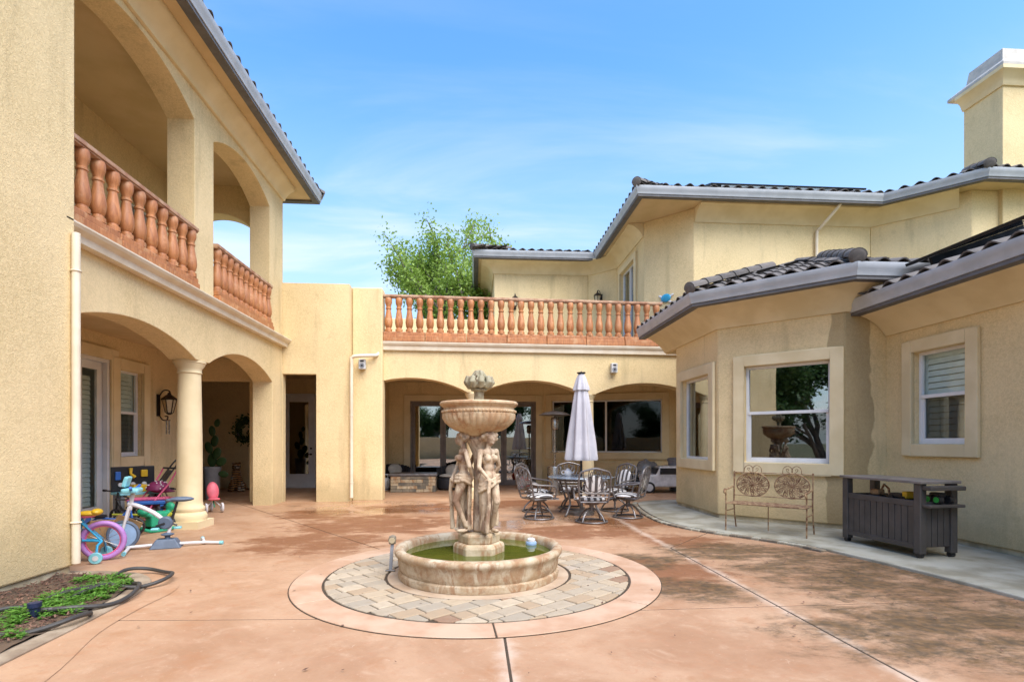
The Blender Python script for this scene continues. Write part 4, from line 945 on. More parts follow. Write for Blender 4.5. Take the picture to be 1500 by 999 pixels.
# floating chlorine dispenser
fd = thing('chlorine_float', 'small white and blue floating dispenser in the fountain water', 'pool float', (.64, 6.0, .238))
MB().lathe([(.0,-.03),(.05,-.03),(.062,.0),(.062,.025),(.055,.035),(.0,.036)], n=20).build('body', M['skyblue'], fd); MB().lathe([(.03,.036),(.045,.038),(.045,.065),(.03,.075),(.0,.076)], n=18).build('cap', M['offwhite'], fd)
# spotlight stake beside basin
sp = thing('garden_spotlight', 'weathered metal spotlight on a flat stake beside the fountain basin', 'spotlight', (-.90, 5.80, .012))
MB().box(-.05,-.03,0,.05,.03,.02).build('foot', M['steel'], sp, False, bevel=.004); MB().bar((0,0,.015), (.02,.01,.33), .035, .016, up=(0,1,0)).build('stake', M['grey'], sp, False, bevel=.003)
hd = MB(); hd.cyl((.02,.045,.35), (.02,-.03,.335), .036, .042); hd.box(-.015,-.01,.29,.055,.025,.375); hd.build('head', M['pstone'], sp, bevel=.004); MB().cyl((.02,-.031,.335), (.02,-.036,.334), .033).build('lens', M['bulb'], sp)

# ---- patio set
def swivel_chair():
    t = thing('patio_chair', 'x', 'chair', group='cast aluminium swivel chairs round the patio table')
    m = MB(); m.torus((0,0,.018), .27, .016, n=32, m=7); m.build('base_ring', M['castalu'], t)
    for k in range(4):
        a = R(45+90*k); d = Vector((math.cos(a), math.sin(a), 0)); MB().tube(smooth_path([d*.27+Vector((0,0,.02)), d*.22+Vector((0,0,.12)), d*.12+Vector((0,0,.21)), d*.03+Vector((0,0,.24))], 4), .016, 7).build('leg', M['castalu'], t)
    m = MB(); m.cyl((0,0,.2), (0,0,.33), .04); m.cyl((0,0,.31), (0,0,.345), .12, .15); m.build('swivel', M['castalu'], t)
    m = MB(); sq = [(-.24,-.22),(.24,-.22),(.27,.25),(-.27,.25)]
    m.tube([(x, y_, .37) for x, y_ in sq], .016, 7, closed=True)
    for i in range(7): u = -.2+i*.067; m.cyl((u,-.22,.365), (u*1.1,.25,.365), .008, n=6)
    m.bar((-.25,0,.355), (.25,0,.355), .03, .02); m.build('seat_frame', M['castalu'], t)
    cs = MB(); cs.ell((0,.02,.405), (.255,.245,.055), 24, 10); c = cs.build('seat_cushion', M['stripe'], t)
    # back : arched frame, scrollwork
    lean = lambda x, z: (x, -.24-(z-.38)*.23, z)
    fr = [lean(-.24,.38), lean(-.265,.6), lean(-.27,.78), lean(-.235,.885), lean(-.12,.925), lean(0,.95), lean(.12,.925), lean(.235,.885), lean(.27,.78), lean(.265,.6), lean(.24,.38)]
    MB().tube(smooth_path(fr, 4), .017, 8).build('back_frame', M['castalu'], t)
    sw = MB(); cr2 = lambda pts, r=.009: sw.tube(smooth_path([lean(*p) for p in pts], 4), r, 6)
    sw.tube([lean(-.255,.52), lean(.255,.52)], .011, 6); sw.tube([lean(-.25,.46), lean(.25,.46)], .010, 6)
    for sg in (-1, 1):
        cr2([(0,.54),(sg*.03,.68),(sg*.05,.80),(sg*.02,.93)]); cr2([(0,.54),(sg*.08,.66),(sg*.11,.80),(sg*.10,.915)]); cr2([(0,.54),(sg*.12,.62),(sg*.17,.74),(sg*.20,.86),(sg*.19,.9)])
        cr2([(sg*.02,.53),(sg*.14,.57),(sg*.22,.66),(sg*.21,.74),(sg*.16,.74),(sg*.155,.69),(sg*.19,.68)]); cr2([(sg*.04,.525),(sg*.16,.54),(sg*.24,.58)]); cr2([(sg*.05,.80),(sg*.08,.84),(sg*.06,.89),(sg*.03,.86)])
    sw.build('scrollwork', M['castalu'], t)
    for sg in (-1, 1):
        MB().tube(smooth_path([lean(sg*.262,.66), (sg*.30,-.2,.635), (sg*.315,-.02,.62), (sg*.31,.14,.60), (sg*.295,.20,.55), (sg*.28,.19,.45), (sg*.27,.16,.37)], 4), .016, 7).build('arm', M['castalu'], t)
    return t
TX, TY = 2.04, 10.18
ch0 = swivel_chair(); cb = MB(); cb.ell((0,0,0), (.20,.035,.20), 18, 10)
lab = {-90: 'bronze scrollwork swivel chair with its back to the fountain and striped back cushion', -30: 'bronze swivel chair beside the table, angled between walkway and fountain', 30: 'bronze swivel chair with striped cushion turned toward the white toy car',
       90: 'bronze swivel chair between the table and the porch column', 150: 'bronze swivel chair with striped seat beside the patio heater side of the table', 210: 'bronze swivel chair with striped seat on the fountain side, overlapping another chair'}
for i, a in enumerate((-90,-30,30,90,150,210)):
    c = ch0 if i == 0 else copy_tree(ch0); rr = 1.0 if a in (-90,210) else .93
    c.location = (TX+rr*math.cos(R(a)), TY+rr*math.sin(R(a)), 0); c.rotation_euler = (0, 0, R(a+90)+rnd.uniform(-.12,.12)); c['label'] = lab[a]
for c in [o for o in col.objects if o.name.startswith('patio_chair')]:
    if c['label'] in (lab[-90], lab[30], lab[-30]):
        o = cb.build('back_cushion', M['stripe'], c) if c is ch0 else link_mesh('back_cushion', bpy.data.objects['back_cushion'].data, None, c)
        o.location = (0,-.275,.64); o.rotation_euler = (R(13),0,0)
tb = thing('patio_table', 'round blue-grey metal patio table with lattice top, umbrella through its centre', 'table', (TX, TY, 0))
MB().lathe([(.0,.70),(.56,.70),(.615,.705),(.625,.72),(.615,.735),(.56,.735),(.0,.735)], n=48).build('top', M['tabletop'], tb)
MB().torus((0,0,.675), .5, .016, n=36).build('apron', M['castalu'], tb)
for k in range(4):
    a = R(45+90*k); d = Vector((math.cos(a), math.sin(a), 0)); MB().tube(smooth_path([d*.5+Vector((0,0,.69)), d*.44+Vector((0,0,.5)), d*.34+Vector((0,0,.25)), d*.44+Vector((0,0,.06)), d*.5+Vector((0,0,0.012))], 4), .02, 8).build('leg', M['castalu'], tb)
um = thing('patio_umbrella', 'closed grey patio umbrella standing through the round table', 'umbrella', (TX+.02, TY, 0))
MB().cyl((0,0,.0), (0,0,2.72), .022).build('pole', M['black'], um); MB().lathe([(.0,.0),(.25,.0),(.25,.05),(.08,.09),(.035,.12),(.035,.3),(.0,.3)], n=28).build('base', M['castalu'], um)
def folds(a, z): return 1+(.16*math.sin(a*8)+.05*math.sin(a*5+z*3))*min(1, (2.68-z)/.5)
MB().lathe([(.10,1.08),(.28,1.045),(.29,1.075),(.282,1.12),(.25,1.4),(.20,1.8),(.155,2.15),(.12,2.42),(.11,2.44)], n=96, mod=folds).build('canopy', M['canvas'], um)
MB().lathe([(.128,2.40),(.155,2.39),(.15,2.44),(.10,2.62),(.06,2.70),(.0,2.72)], n=64, mod=lambda a, z: 1+.12*math.sin(a*8)*(1 if z < 2.5 else .2)).build('vent_cap', M['canvas'], um); MB().lathe([(.0,2.70),(.05,2.705),(.085,2.725),(.085,2.74),(.02,2.745),(.0,2.77)], n=20).build('finial', M['black'], um)
tp = thing('teapot', 'small white teapot on the patio table', 'teapot', (TX-.22, TY+.1, .736)); MB().lathe([(.0,0),(.055,0),(.075,.04),(.075,.08),(.05,.12),(.03,.13),(.015,.15),(.0,.155)], n=20).build('body', M['offwhite'], tp); MB().tube([(.07,0,.05),(.11,0,.08),(.13,0,.12)], [.016,.012,.01], 8).build('spout', M['offwhite'], tp); MB().torus((-.09,0,.07), .035, .008, axis=(0,1,0), n=16, m=6).build('handle', M['offwhite'], tp)
he = thing('patio_heater', 'tall bronze mushroom patio heater behind the table under the arcade', 'heater', (2.12, 14.0, 0))
MB().lathe([(.0,0),(.23,0),(.23,.03),(.2,.05),(.2,.72),(.19,.75),(.0,.76)], n=28).build('tank_housing', M['steel'], he); MB().cyl((0,0,.75), (0,0,1.75), .03).build('pole', M['steel'], he); MB().lathe([(.06,1.72),(.1,1.76),(.11,1.98),(.08,2.05),(.0,2.06)], n=22).build('burner', M['steel'], he); MB().lathe([(.42,2.10),(.425,2.105),(.3,2.17),(.1,2.21),(.0,2.215),(.0,2.2),(.1,2.19),(.3,2.15)], n=36).build('hood', M['castalu'], he); MB().lathe([(.03,1.1),(.12,1.12),(.12,1.14),(.03,1.16)], n=20).build('shelf', M['steel'], he)

# ---- porch things
ft = thing('fire_pit_table', 'low rectangular stone-clad fire pit table in the porch', 'fire pit', (-1.71, 15.35, 0), R(1))
MB().box(-.60,-.36,.0,.60,.36,.44).build('core', M['joint'], ft, False); MB().box(-.66,-.42,.445,.66,.42,.51).build('top', M['castalu'], ft, False, bevel=.012)
for r_ in range(5):
    x = -.62
    while x < .61:
        w = min(rnd.uniform(.14,.34), .62-x); MB().box(x+.003,-.385-rnd.uniform(0,.02),r_*.088+.003,x+w-.003,-.355,r_*.088+.085).build('stone', M['pstone'] if rnd.random() < .6 else M['fstone'], ft, False, bevel=.005, seg=1); x += w
    for sg in (-1, 1):
        for j in range(3): MB().box(sg*.60-(.0 if sg > 0 else .025),-.35+j*.24,r_*.088+.003,sg*.60+(.025 if sg > 0 else 0),-.115+j*.24,r_*.088+.085).build('stone', M['pstone'], ft, False)
for nm, x, y_, l in (('propane_tank',-2.84,15.35,'white propane tank with blue label beside the fire pit'),('propane_tank',-2.60,15.72,'plain white propane tank half behind the labelled one')):
    t = thing(nm, l, 'gas tank', (x, y_, 0), group='propane tanks by the fire pit'); MB().lathe([(.0,.02),(.10,.02),(.15,.06),(.155,.10),(.155,.25),(.14,.31),(.09,.35),(.03,.36),(.0,.36)], n=24).build('body', M['tankwhite'], t); MB().lathe([(.11,.0),(.115,.0),(.115,.04),(.11,.04)], n=20).build('foot_ring', M['tankwhite'], t)
    for sg in (-1, 1): MB().bar((sg*.08,0,.33), (sg*.085,0,.45), .09, .008, up=(1,0,0)).build('collar', M['tankwhite'], t)
    MB().torus((0,0,.45), .09, .012, n=20).build('handle_ring', M['tankwhite'], t); MB().cyl((0,0,.35), (0,0,.42), .02).build('valve', M['brass'], t)
    if l.startswith('white'): MB().lathe([(.157,.12),(.157,.24)], n=24).build('label', M['skyblue'], t)
def wicker(l, loc, rz):
    t = thing('wicker_chair', l, 'chair', loc, rz, 'black wicker porch chairs'); s = MB(); s.ell((0,0,.24), (.40,.38,.20), 20, 10); s.lathe([(.30,0),(.37,.05),(.39,.2),(.36,.32)], n=24); s.build('seat_shell', M['darkwicker'], t)
    b = MB()
    for k in range(13):
        a = R(180+k*15); b.bar((.37*math.cos(a), .37*math.sin(a)*-1, .3), (.42*math.cos(a), .42*math.sin(a)*-1, .62+.10*math.sin(R(k*15))), .10, .04, up=(math.cos(a), -math.sin(a), 0))
    b.build('back_shell', M['darkwicker'], t, bevel=.01); c = MB(); c.ell((0,-.02,.40), (.31,.30,.07), 20, 8); c.build('seat_pad', M['pillow'], t)
    p = MB(); p.ell((0,.14,.56), (.22,.09,.19), 18, 8, Matrix.Rotation(R(-20),3,'X')); p.build('pillow', M['pillow'], t); return t
wicker('black wicker chair with pale pillow beside the propane tanks', (-2.35,16.35,0), R(30)); wicker('black wicker chair with pale cushion by the sliding doors', (-.72,15.75,0), R(-25))
bl = thing('ball', 'shiny red ball on the porch floor', 'ball', (1.5, 15.9, .19)); mbl = MB(); mbl.ell((0,0,0), .19, 20, 14); mbl.build('ball_skin', M['red'], bl); MB().cyl((0,.0,.185), (0,0,.193), .012).build('valve', M['black'], bl)
# toy car
tcw = thing('toy_car', 'white ride-on toy off-road car at the end of the porch', 'toy car', (5.25, 14.55, 0), R(-100)); tcw.scale = (1.2, 1.2, 1.2)
bd = MB(); bd.ext([(-.35,-.55,.14),(-.35,-.55,.34),(-.35,-.52,.40),(-.35,-.2,.42),(-.35,-.12,.60),(-.35,.42,.62),(-.35,.55,.44),(-.35,.56,.14)], (.70,0,0)); bd.build('body', M['carwhite'], tcw, False, bevel=.025)
MB().box(-.352,-.12,.43,-.32,.40,.57).build('side_window', M['black'], tcw, False); MB().box(.32,-.12,.43,.352,.40,.57).build('side_window', M['black'], tcw, False); MB().box(-.30,-.215,.425,.30,-.10,.56).build('windscreen', M['black'], tcw, False)
MB().box(-.33,-.565,.13,.33,-.50,.20).build('bumper', M['black'], tcw, False, bevel=.01); MB().box(-.2,-.56,.24,.2,-.545,.33).build('grille', M['black'], tcw, False)
for sx in (-1, 1):
    h_ = MB(); h_.box(sx*.22-.06,-.562,.27,sx*.22+.06,-.545,.34); h_.build('headlight', M['speaker'], tcw, False); MB().box(sx*.40-.03,-.13,.45,sx*.40+.03,-.08,.51).build('mirror', M['black'], tcw, False, bevel=.008)
    for yy in (-.36,.36):
        w = MB(); w.cyl((sx*.25,yy,.13), (sx*.37,yy,.13), .13, n=22); wo_ = w.build('wheel', M['black'], tcw, bevel=.01); MB().cyl((sx*.37,yy,.13), (sx*.376,yy,.13), .085, n=16).build('rim', M['speaker'], wo_)
# quad bike toy in the shade
qd = thing('toy_quad', 'dark toy quad bike parked beside the white toy car', 'toy vehicle', (4.55, 14.9, 0), R(-20))
qb = MB(); qb.ell((0,0,.30), (.17,.32,.10)); qb.box(-.22,.12,.30,.22,.36,.36); qb.box(-.22,-.36,.30,.22,-.12,.36); qb.ell((0,.05,.40), (.1,.2,.06)); qb.build('body', M['black'], qd, bevel=.02)
for sx in (-1, 1):
    for yy in (-.26,.26):
        w = MB(); w.torus((sx*.24,yy,.13), .085, .05, axis=(1,0,0), n=20, m=9); w.build('wheel', M['black'], qd)
MB().tube([(-.2,-.2,.58),(-.05,-.22,.55),(.05,-.22,.55),(.2,-.2,.58)], .015, 7).build('handlebar', M['black'], qd)
# wrapped things and bin on and beside the car
pb = thing('plastic_sheet', 'crumpled clear plastic sheet heaped behind the toy car', 'plastic', (5.0, 15.15, 0)); q = MB(); q.ell((0,0,.45), (.34,.22,.46), 20, 14)
q.v = [(x+.06*noise.noise((x*6,y_*6,z*6)), y_+.06*noise.noise((x*6+4,y_*6,z*6)), max(0, z+.09*noise.noise((x*5,y_*5,z*5+7)))) for x, y_, z in q.v]; q.build('sheet', mat('clear_plastic', (.30,.31,.31), .25), pb)
bn = thing('storage_bin', 'grey lidded bin standing behind the toy car', 'bin', (5.75, 14.9, 0)); MB().lathe([(.0,0),(.17,0),(.21,.85),(.0,.85)], n=24).build('body', M['grey'], bn); MB().lathe([(.235,.85),(.24,.90),(.2,.94),(.0,.96)], n=24).build('lid', M['grey'], bn)

# ---- bench of rusted iron
be_ = thing('garden_bench', 'rusty iron garden bench with two scrolled medallions below the bay window', 'bench', (4.42, 7.74, .035), R(-45))
for sx in (-.56, .56):
    MB().tube([(sx,-.20,0), (sx,-.19,.40), (sx,-.2,.43)], .011, 8).build('leg', M['rust'], be_); MB().tube([(sx,.27,0), (sx,.20,.22), (sx,.17,.42)], .011, 8).build('leg', M['rust'], be_)
    MB().tube(smooth_path([(sx,-.2,.42),(sx,-.2,.60),(sx,-.25,.64),(sx,-.28,.60),(sx,-.25,.58),(sx,-.21,.62),(sx,-.02,.64),(sx,.17,.66)], 4), .011, 8).build('arm', M['rust'], be_); MB().cyl((sx,-.19,.30), (sx,.19,.30), .008, n=6).build('brace', M['rust'], be_)
MB().tube([(0,.0,.02), (0,.0,.40)], .008, 7).build('leg', M['rust'], be_)
st = MB(); st.tube([(-.56,-.21,.42),(.56,-.21,.42),(.56,.17,.42),(-.56,.17,.42)], .012, 7, closed=True)
for i in range(15): u = -.185+i*.025; st.cyl((-.56,u,.422), (.56,u,.422), .006, n=6)
for i in range(11): u = -.5+i*.1; st.cyl((u,-.21,.418), (u,.17,.418), .006, n=6)
st.build('seat', M['rust'], be_)
bk = MB(); bk.tube([(-.56,.17,.42),(-.56,.2,.9)], .012, 7); bk.tube([(.56,.17,.42),(.56,.2,.9)], .012, 7); bk.tube([(-.56,.2,.88),(.56,.2,.88)], .008, 6); bk.tube([(-.56,.175,.52),(.56,.175,.52)], .008, 6)
bk.build('back_frame', M['rust'], be_)
for sx in (-.28, .28):
    md = MB(); P = lambda a, r, z=.70: (sx+1.12*r*math.cos(a), .188, z+r*math.sin(a)*.86)
    md.tube([P(2*math.pi*k/28, .215) for k in range(28)], .011, 7, closed=True)
    for k in range(12):
        a = 2*math.pi*k/12; md.tube([P(a+.5*t, .03+.17*t) for t in (0,.3,.6,.85,1)], .010, 5); md.tube([P(a-.25, .11), P(a-.02, .15), P(a+.1, .12), P(a, .095), P(a-.08, .12)], .009, 5); md.tube([P(a+.13+.09*math.cos(q), .175+.028*math.sin(q)) for q in (0,1.2,2.4,3.6,4.8,6)], .008, 5); md.tube([P(a+.3+.16*math.cos(q), .075+.022*math.sin(q)) for q in (0,1.2,2.4,3.6,4.8)], .008, 5); md.tube([P(a+.06+.05*math.cos(q), .135+.014*math.sin(q)) for q in (0,1.5,3,4.5)], .007, 5)
    md.ell((sx,.188,.70), (.03,.012,.03), 10, 6); md.build('medallion', M['rust'], be_)
    tp_ = MB()
    for sg in (-1, 1): tp_.tube(smooth_path([(sx+sg*.13,.2,.885),(sx+sg*.12,.2,.96),(sx+sg*.06,.2,1.0),(sx+sg*.005,.2,.96),(sx+sg*.005,.2,.9)], 4), .006, 6); tp_.tube(smooth_path([(sx+sg*.03,.2,.89),(sx+sg*.07,.2,.92),(sx+sg*.08,.2,.95),(sx+sg*.05,.2,.95),(sx+sg*.05,.2,.925)], 3), .005, 5)
    tp_.build('crest_scroll', M['rust'], be_)
# ---- resin serving cabinet
kb = thing('serving_cabinet', 'charcoal resin outdoor serving cabinet with toys on its open shelf', 'cabinet', (5.39, 6.47, .035), R(-84.5))
# local: x along the length (towards the camera), -y the front
W_, D_, H_ = .585, .26, .90
post = MB()
for sx in (-1, 1):
    for sy in (-1, 1):
        x, y_ = sx*(W_-.045), sy*(D_-.045); pm_ = MB().box(x-.045,y_-.045,.05,x+.045,y_+.045,.87); pm_.build('leg', M['resin'], kb, False, bevel=.008); MB().cyl((x,y_-.03,.032), (x,y_+.03,.032), .032, n=14).build('caster', M['black'], kb)
MB().box(-W_-.03,-D_-.02,.872,W_+.03,D_+.02,.905).build('top', M['resintop'], kb, False, bevel=.006)
MB().box(-W_+.045,-D_+.02,.60,W_-.045,D_-.02,.62).build('shelf', M['resin'], kb, False); MB().box(-W_+.045,-D_+.02,.12,W_-.045,D_-.02,.14).build('floor_panel', M['resin'], kb, False)
for sy in (-1, 1):
    MB().box(-W_+.09,sy*(D_-.03)-.02,.60,W_-.09,sy*(D_-.03)+.02,.67).build('rail', M['resin'], kb, False, bevel=.005); MB().box(-W_+.09,sy*(D_-.03)-.02,.10,W_-.09,sy*(D_-.03)+.02,.16).build('rail', M['resin'], kb, False, bevel=.005)
    n_p = 11
    for i in range(n_p):
        a = -W_+.09+i*(2*W_-.18)/n_p; b = a+(2*W_-.18)/n_p; MB().box(a+.004,sy*(D_-.03)-.012,.16,b-.004,sy*(D_-.03)+.012,.60).build('plank', M['resin'], kb, False, bevel=.004)
for sx in (-1, 1):
    for i in range(4):
        a = -D_+.09+i*(2*D_-.18)/4; b = a+(2*D_-.18)/4; MB().box(sx*(W_-.03)-.012,a+.004,.13,sx*(W_-.03)+.012,b-.004,.60).build('plank', M['resin'], kb, False, bevel=.004)
    MB().box(sx*(W_-.03)-.02,-D_+.09,.60,sx*(W_-.03)+.02,D_-.09,.66).build('rail', M['resin'], kb, False, bevel=.005)
MB().box(W_+.0,-D_+.02,.80,W_+.12,D_-.02,.85).build('towel_bar', M['resin'], kb, False, bevel=.01); MB().box(W_+.0,-D_+.02,.60,W_+.11,D_-.02,.635).build('side_shelf', M['resin'], kb, False, bevel=.008)
cl_ = kb.matrix_basis.copy()
def on_kb(name, label, cat, x, y_, z, rz=0): return thing(name, label, cat, tuple(Matrix.Translation((5.39,6.47,.035)) @ Matrix.Rotation(R(-84.5),4,'Z') @ Vector((x,y_,z))), R(-84.5)+rz)
t = on_kb('toy_excavator', 'reddish toy excavator inside the serving cabinet shelf', 'toy', -.22, -.05, .622)
MB().box(-.09,-.06,.0,.09,-.025,.05).build('track', M['black'], t, False, bevel=.015); MB().box(-.09,.025,.0,.09,.06,.05).build('track', M['black'], t, False, bevel=.015); MB().box(-.07,-.05,.05,.06,.05,.12).build('cab', M['rust'], t, False, bevel=.01); MB().tube([(.05,0,.1),(.1,0,.19),(.17,0,.14),(.18,0,.06)], .014, 7).build('boom', M['rust'], t)
t = on_kb('toy_truck', 'small yellow and black toy truck on the cabinet shelf', 'toy', .14, -.06, .622); MB().box(-.12,-.06,.04,.06,.06,.10).build('bed', M['black'], t, False, bevel=.01); MB().box(.06,-.055,.04,.13,.055,.13).build('cab', M['yellow'], t, False, bevel=.012)
for x in (-.08,.08):
    for sy in (-1,1): MB().cyl((x,sy*.05,.035), (x,sy*.075,.035), .036, n=14).build('wheel', M['black'], t)
t = on_kb('toy_monster_truck', 'toy truck with bright green wheels on the cabinet end shelf', 'toy', .56, .03, .637); MB().box(-.09,-.05,.07,.05,.05,.13).build('body', M['black'], t, False, bevel=.015)
for x in (-.06,.05):
    for sy in (-1,1): w = MB().cyl((x,sy*.045,.05), (x,sy*.10,.05), .05, n=16).build('wheel', M['black'], t); MB().cyl((x,sy*.10,.05), (x,sy*.104,.05), .034, n=14).build('hub', M['brightgreen'], w)

# ---- hose and sprinkler cap
hp = smooth_path([(-3.8,3.55),(-3.45,3.9),(-3.2,4.02),(-3.02,4.2),(-3.02,4.42),(-3.2,4.5),(-3.45,4.42),(-3.66,4.36),(-3.74,4.45),(-3.62,4.6),(-3.5,4.85),(-3.44,5.15),(-3.36,5.36),(-3.16,5.26),(-3.02,4.95),(-3.06,4.66),(-3.25,4.48),(-3.5,4.5),(-3.62,4.75),(-3.56,5.1),(-3.58,5.5),(-3.60,5.78),(-3.4,5.9),(-3.12,5.72),(-3.0,5.45),(-3.14,5.24),(-3.36,5.2)], 7)
tag(MB().tube([(p.x, p.y, .058+.02*math.sin(i*.35)) for i, p in enumerate(hp)], .0185, 9).build('garden_hose', M['rubber'], None), 'black garden hose looped over the planting bed edge', 'hose')
sk = thing('sprinkler_cap', 'dark blue plastic cap standing in the planting bed', 'sprinkler', (-3.42, 4.40, .03)); MB().lathe([(.03,0),(.035,.08),(.045,.085),(.045,.12),(.0,.125)], n=18).build('cap', M['navy'], sk); MB().cyl((0,0,-.02), (0,0,.02), .02).build('riser', M['black'], sk)

# ---- lights, speakers, wall ornament
def lantern(l, loc, rz, s=1., g=None):
    t = thing('wall_lantern', l, 'lantern', loc, rz, g); V = lambda x, y_, z: (x*s, y_*s, z*s)
    MB().box(-.05*s,-.02*s,-.2*s,.05*s,.0,.2*s).build('back_plate', M['blackmetal'], t, False, bevel=.01)
    MB().tube(smooth_path([V(0,-.01,.14),V(0,-.1,.27),V(0,-.2,.26),V(0,-.21,.19)], 5), .012*s, 7).build('arm', M['blackmetal'], t); MB().tube(smooth_path([V(0,-.01,-.15),V(0,-.08,-.26),V(0,-.16,-.26),V(0,-.17,-.2),V(0,-.12,-.2)], 5), .011*s, 7).build('scroll', M['blackmetal'], t)
    MB().lathe([(.02*s,-.17*s),(.05*s,-.15*s),(.06*s,-.135*s)], (0,-.2*s,0), 6).build('base', M['blackmetal'], t, False); MB().lathe([(.125*s,.1*s),(.13*s,.115*s),(.07*s,.17*s),(.03*s,.2*s),(.03*s,.22*s),(.0,.25*s)], (0,-.2*s,0), 6).build('cap', M['blackmetal'], t, False)
    for k in range(6):
        a = R(60*k); c, sn = math.cos(a), math.sin(a); MB().bar(V(.062*c,-.2+.062*sn,-.135), V(.115*c,-.2+.115*sn,.1), .012*s, .012*s).build('rib', M['blackmetal'], t, False)
    MB().lathe([(.055*s,-.13*s),(.105*s,.098*s)], (0,-.2*s,0), 6).build('glass', M['bulb'], t, False); return t
lantern('black scrolled iron lantern on the left arcade wall beside the column', (-6.6,11.62,2.16), R(90), 1.15, 'iron wall lanterns')
lantern('iron lantern showing only its top above the terrace rail, left one', (1.33,17.6,5.98), 0, 1., 'iron wall lanterns'); bpy.data.objects['wall_lantern.001']['label'] = 'iron lantern on the flat terrace wall, near the tree'
lantern('iron lantern on the angled terrace wall beside the sliding window', (4.15,17.24,6.02), R(-45), 1.1, 'iron wall lanterns')
wcm = thing('wind_chime', 'small silver wind chime hanging below the arcade lantern', 'wind chime', (-6.40, 11.62, 1.86)); MB().cyl((-.0,0,-.02), (0,0,.0), .05).build('disc', M['rust'], wcm)
for k in range(4): a = R(90*k); MB().cyl((.035*math.cos(a),.035*math.sin(a),-.30), (.035*math.cos(a),.035*math.sin(a),-.02), .008, n=6).build('tube', M['steel'], wcm)
for l, u in (('small white outdoor speaker beside the back downspout', -.68), ('small white outdoor speaker above the arch by the umbrella', 5.72)):
    p = bxf((u, .0, 3.26)) if u > 0 else (-2.66,12.95,3.24); t = thing('wall_speaker', l, 'speaker', p, yaw, 'white outdoor speakers on the back arcade')
    MB().box(-.08,-.15,-.12,.08,-.02,.12).build('cabinet', M['speaker'], t, False, bevel=.015); MB().box(-.02,-.03,-.03,.02,.01,.03).build('bracket', M['speaker'], t, False); MB().cyl((0,-.152,-.04), (0,-.158,-.04), .058, n=20).build('woofer', M['grey'], t); MB().cyl((0,-.159,-.04), (0,-.162,-.04), .025, n=16).build('dust_cap', M['black'], t); MB().box(-.04,-.156,.05,.04,-.15,.09).build('tweeter', M['black'], t, False)
tu = thing('wall_ornament', 'small blue and white metal sea creature ornament on the upper wall', 'ornament', (5.02,13.65,5.16), R(-45)); o = MB(); o.ell((0,-.03,0), (.14,.03,.11), 16, 8); o.build('shell', M['blue'], tu)
for x, z, a in ((-.15,.06,30),(.15,.05,-30),(-.13,-.09,-30),(.1,-.1,30)): o = MB(); o.ell((x,-.02,z), (.07,.012,.03), 10, 6, Matrix.Rotation(R(a),3,'Y')); o.build('flipper', M['offwhite'], tu)
# ---- solar panels
def panel(label, p0, p1, up, slope, ln, z):
    t = thing('solar_panel', label, 'solar panel', (p0[0], p0[1], z), group='black solar panels on the roofs'); d = (Vector(p1)-Vector(p0)); L = d.length; d.normalize(); d3 = Vector((d.x,d.y,0)); u3 = Vector((up[0]*math.cos(slope), up[1]*math.cos(slope), math.sin(slope))); n3 = d3.cross(u3)
    if n3.z < 0: n3 = -n3
    P = lambda a, b, c: tuple(d3*a+u3*b+n3*c)
    def bx(m, a0, b0, c0, a1, b1, c1): m.add([P(a0,b0,c0),P(a1,b0,c0),P(a1,b1,c0),P(a0,b1,c0),P(a0,b0,c1),P(a1,b0,c1),P(a1,b1,c1),P(a0,b1,c1)], [(3,2,1,0),(4,5,6,7),(0,1,5,4),(1,2,6,5),(2,3,7,6),(3,0,4,7)]); return m
    k = max(1, round(L/1.05)); w = L/k
    for i in range(k):
        g = bx(MB(), i*w+.03, .03, .002, (i+1)*w-.03, ln-.03, .04).build('cell_sheet', M['solar'], t, False)
        f = MB(); bx(f, i*w+.005, 0, 0, i*w+.03, ln, .042); bx(f, (i+1)*w-.03, 0, 0, (i+1)*w-.005, ln, .042); bx(f, i*w+.03, 0, 0, (i+1)*w-.03, .03, .042); bx(f, i*w+.03, ln-.03, 0, (i+1)*w-.03, ln, .042); f.build('panel_frame', M['solarframe'], t, False)
    for a in (.3, L-.3): bx(MB(), a-.02, .1, -.14, a+.02, ln-.1, 0).build('mount_rail', M['solarframe'], t, False)
panel('black solar panel row lying on the upper roof left of the chimney', (5.9,12.95), (10.0,12.95), (0,1), R(18), 1.6, zu+.36)
panel('black solar panel rack on the low roof over the shuttered window', (6.15,7.2), (6.15,1.0), (1,0), R(19.5), 1.65, zd+.33)

# ---- children's bicycle : local x = forward
def spokes(mb, c, r, n=14):
    for k in range(n): a = 2*math.pi*k/n; mb.cyl(c, (c[0]+r*math.cos(a), c[1], c[2]+r*math.sin(a)), .0022, n=4)
bk_ = thing('kids_bicycle', "child's blue bicycle with purple tyres and training wheels behind the downspout", 'bicycle', (-4.38, 6.62, 0), R(200))
for x in (0, .74):
    w = MB().torus((x,0,.235), .205, .030, axis=(0,1,0), n=40, m=10).build('wheel', M['purple'], bk_); MB().torus((x,0,.235), .172, .010, axis=(0,1,0), n=36, m=6).build('rim', M['pink'], w); s = MB(); spokes(s, (x,0,.235), .172); s.cyl((x,-.04,.235), (x,.04,.235), .02, n=10); s.build('spokes', M['steel'], w)
fr = MB(); fr.tube([(.0,.045,.235),(.26,.03,.26)], .014, 8); fr.tube([(.0,-.045,.235),(.26,-.03,.26)], .014, 8); fr.tube([(.0,.045,.235),(.2,.025,.46)], .012, 8); fr.tube([(.0,-.045,.235),(.2,-.025,.46)], .012, 8); fr.tube([(.26,0,.26),(.19,0,.50)], .019, 8)
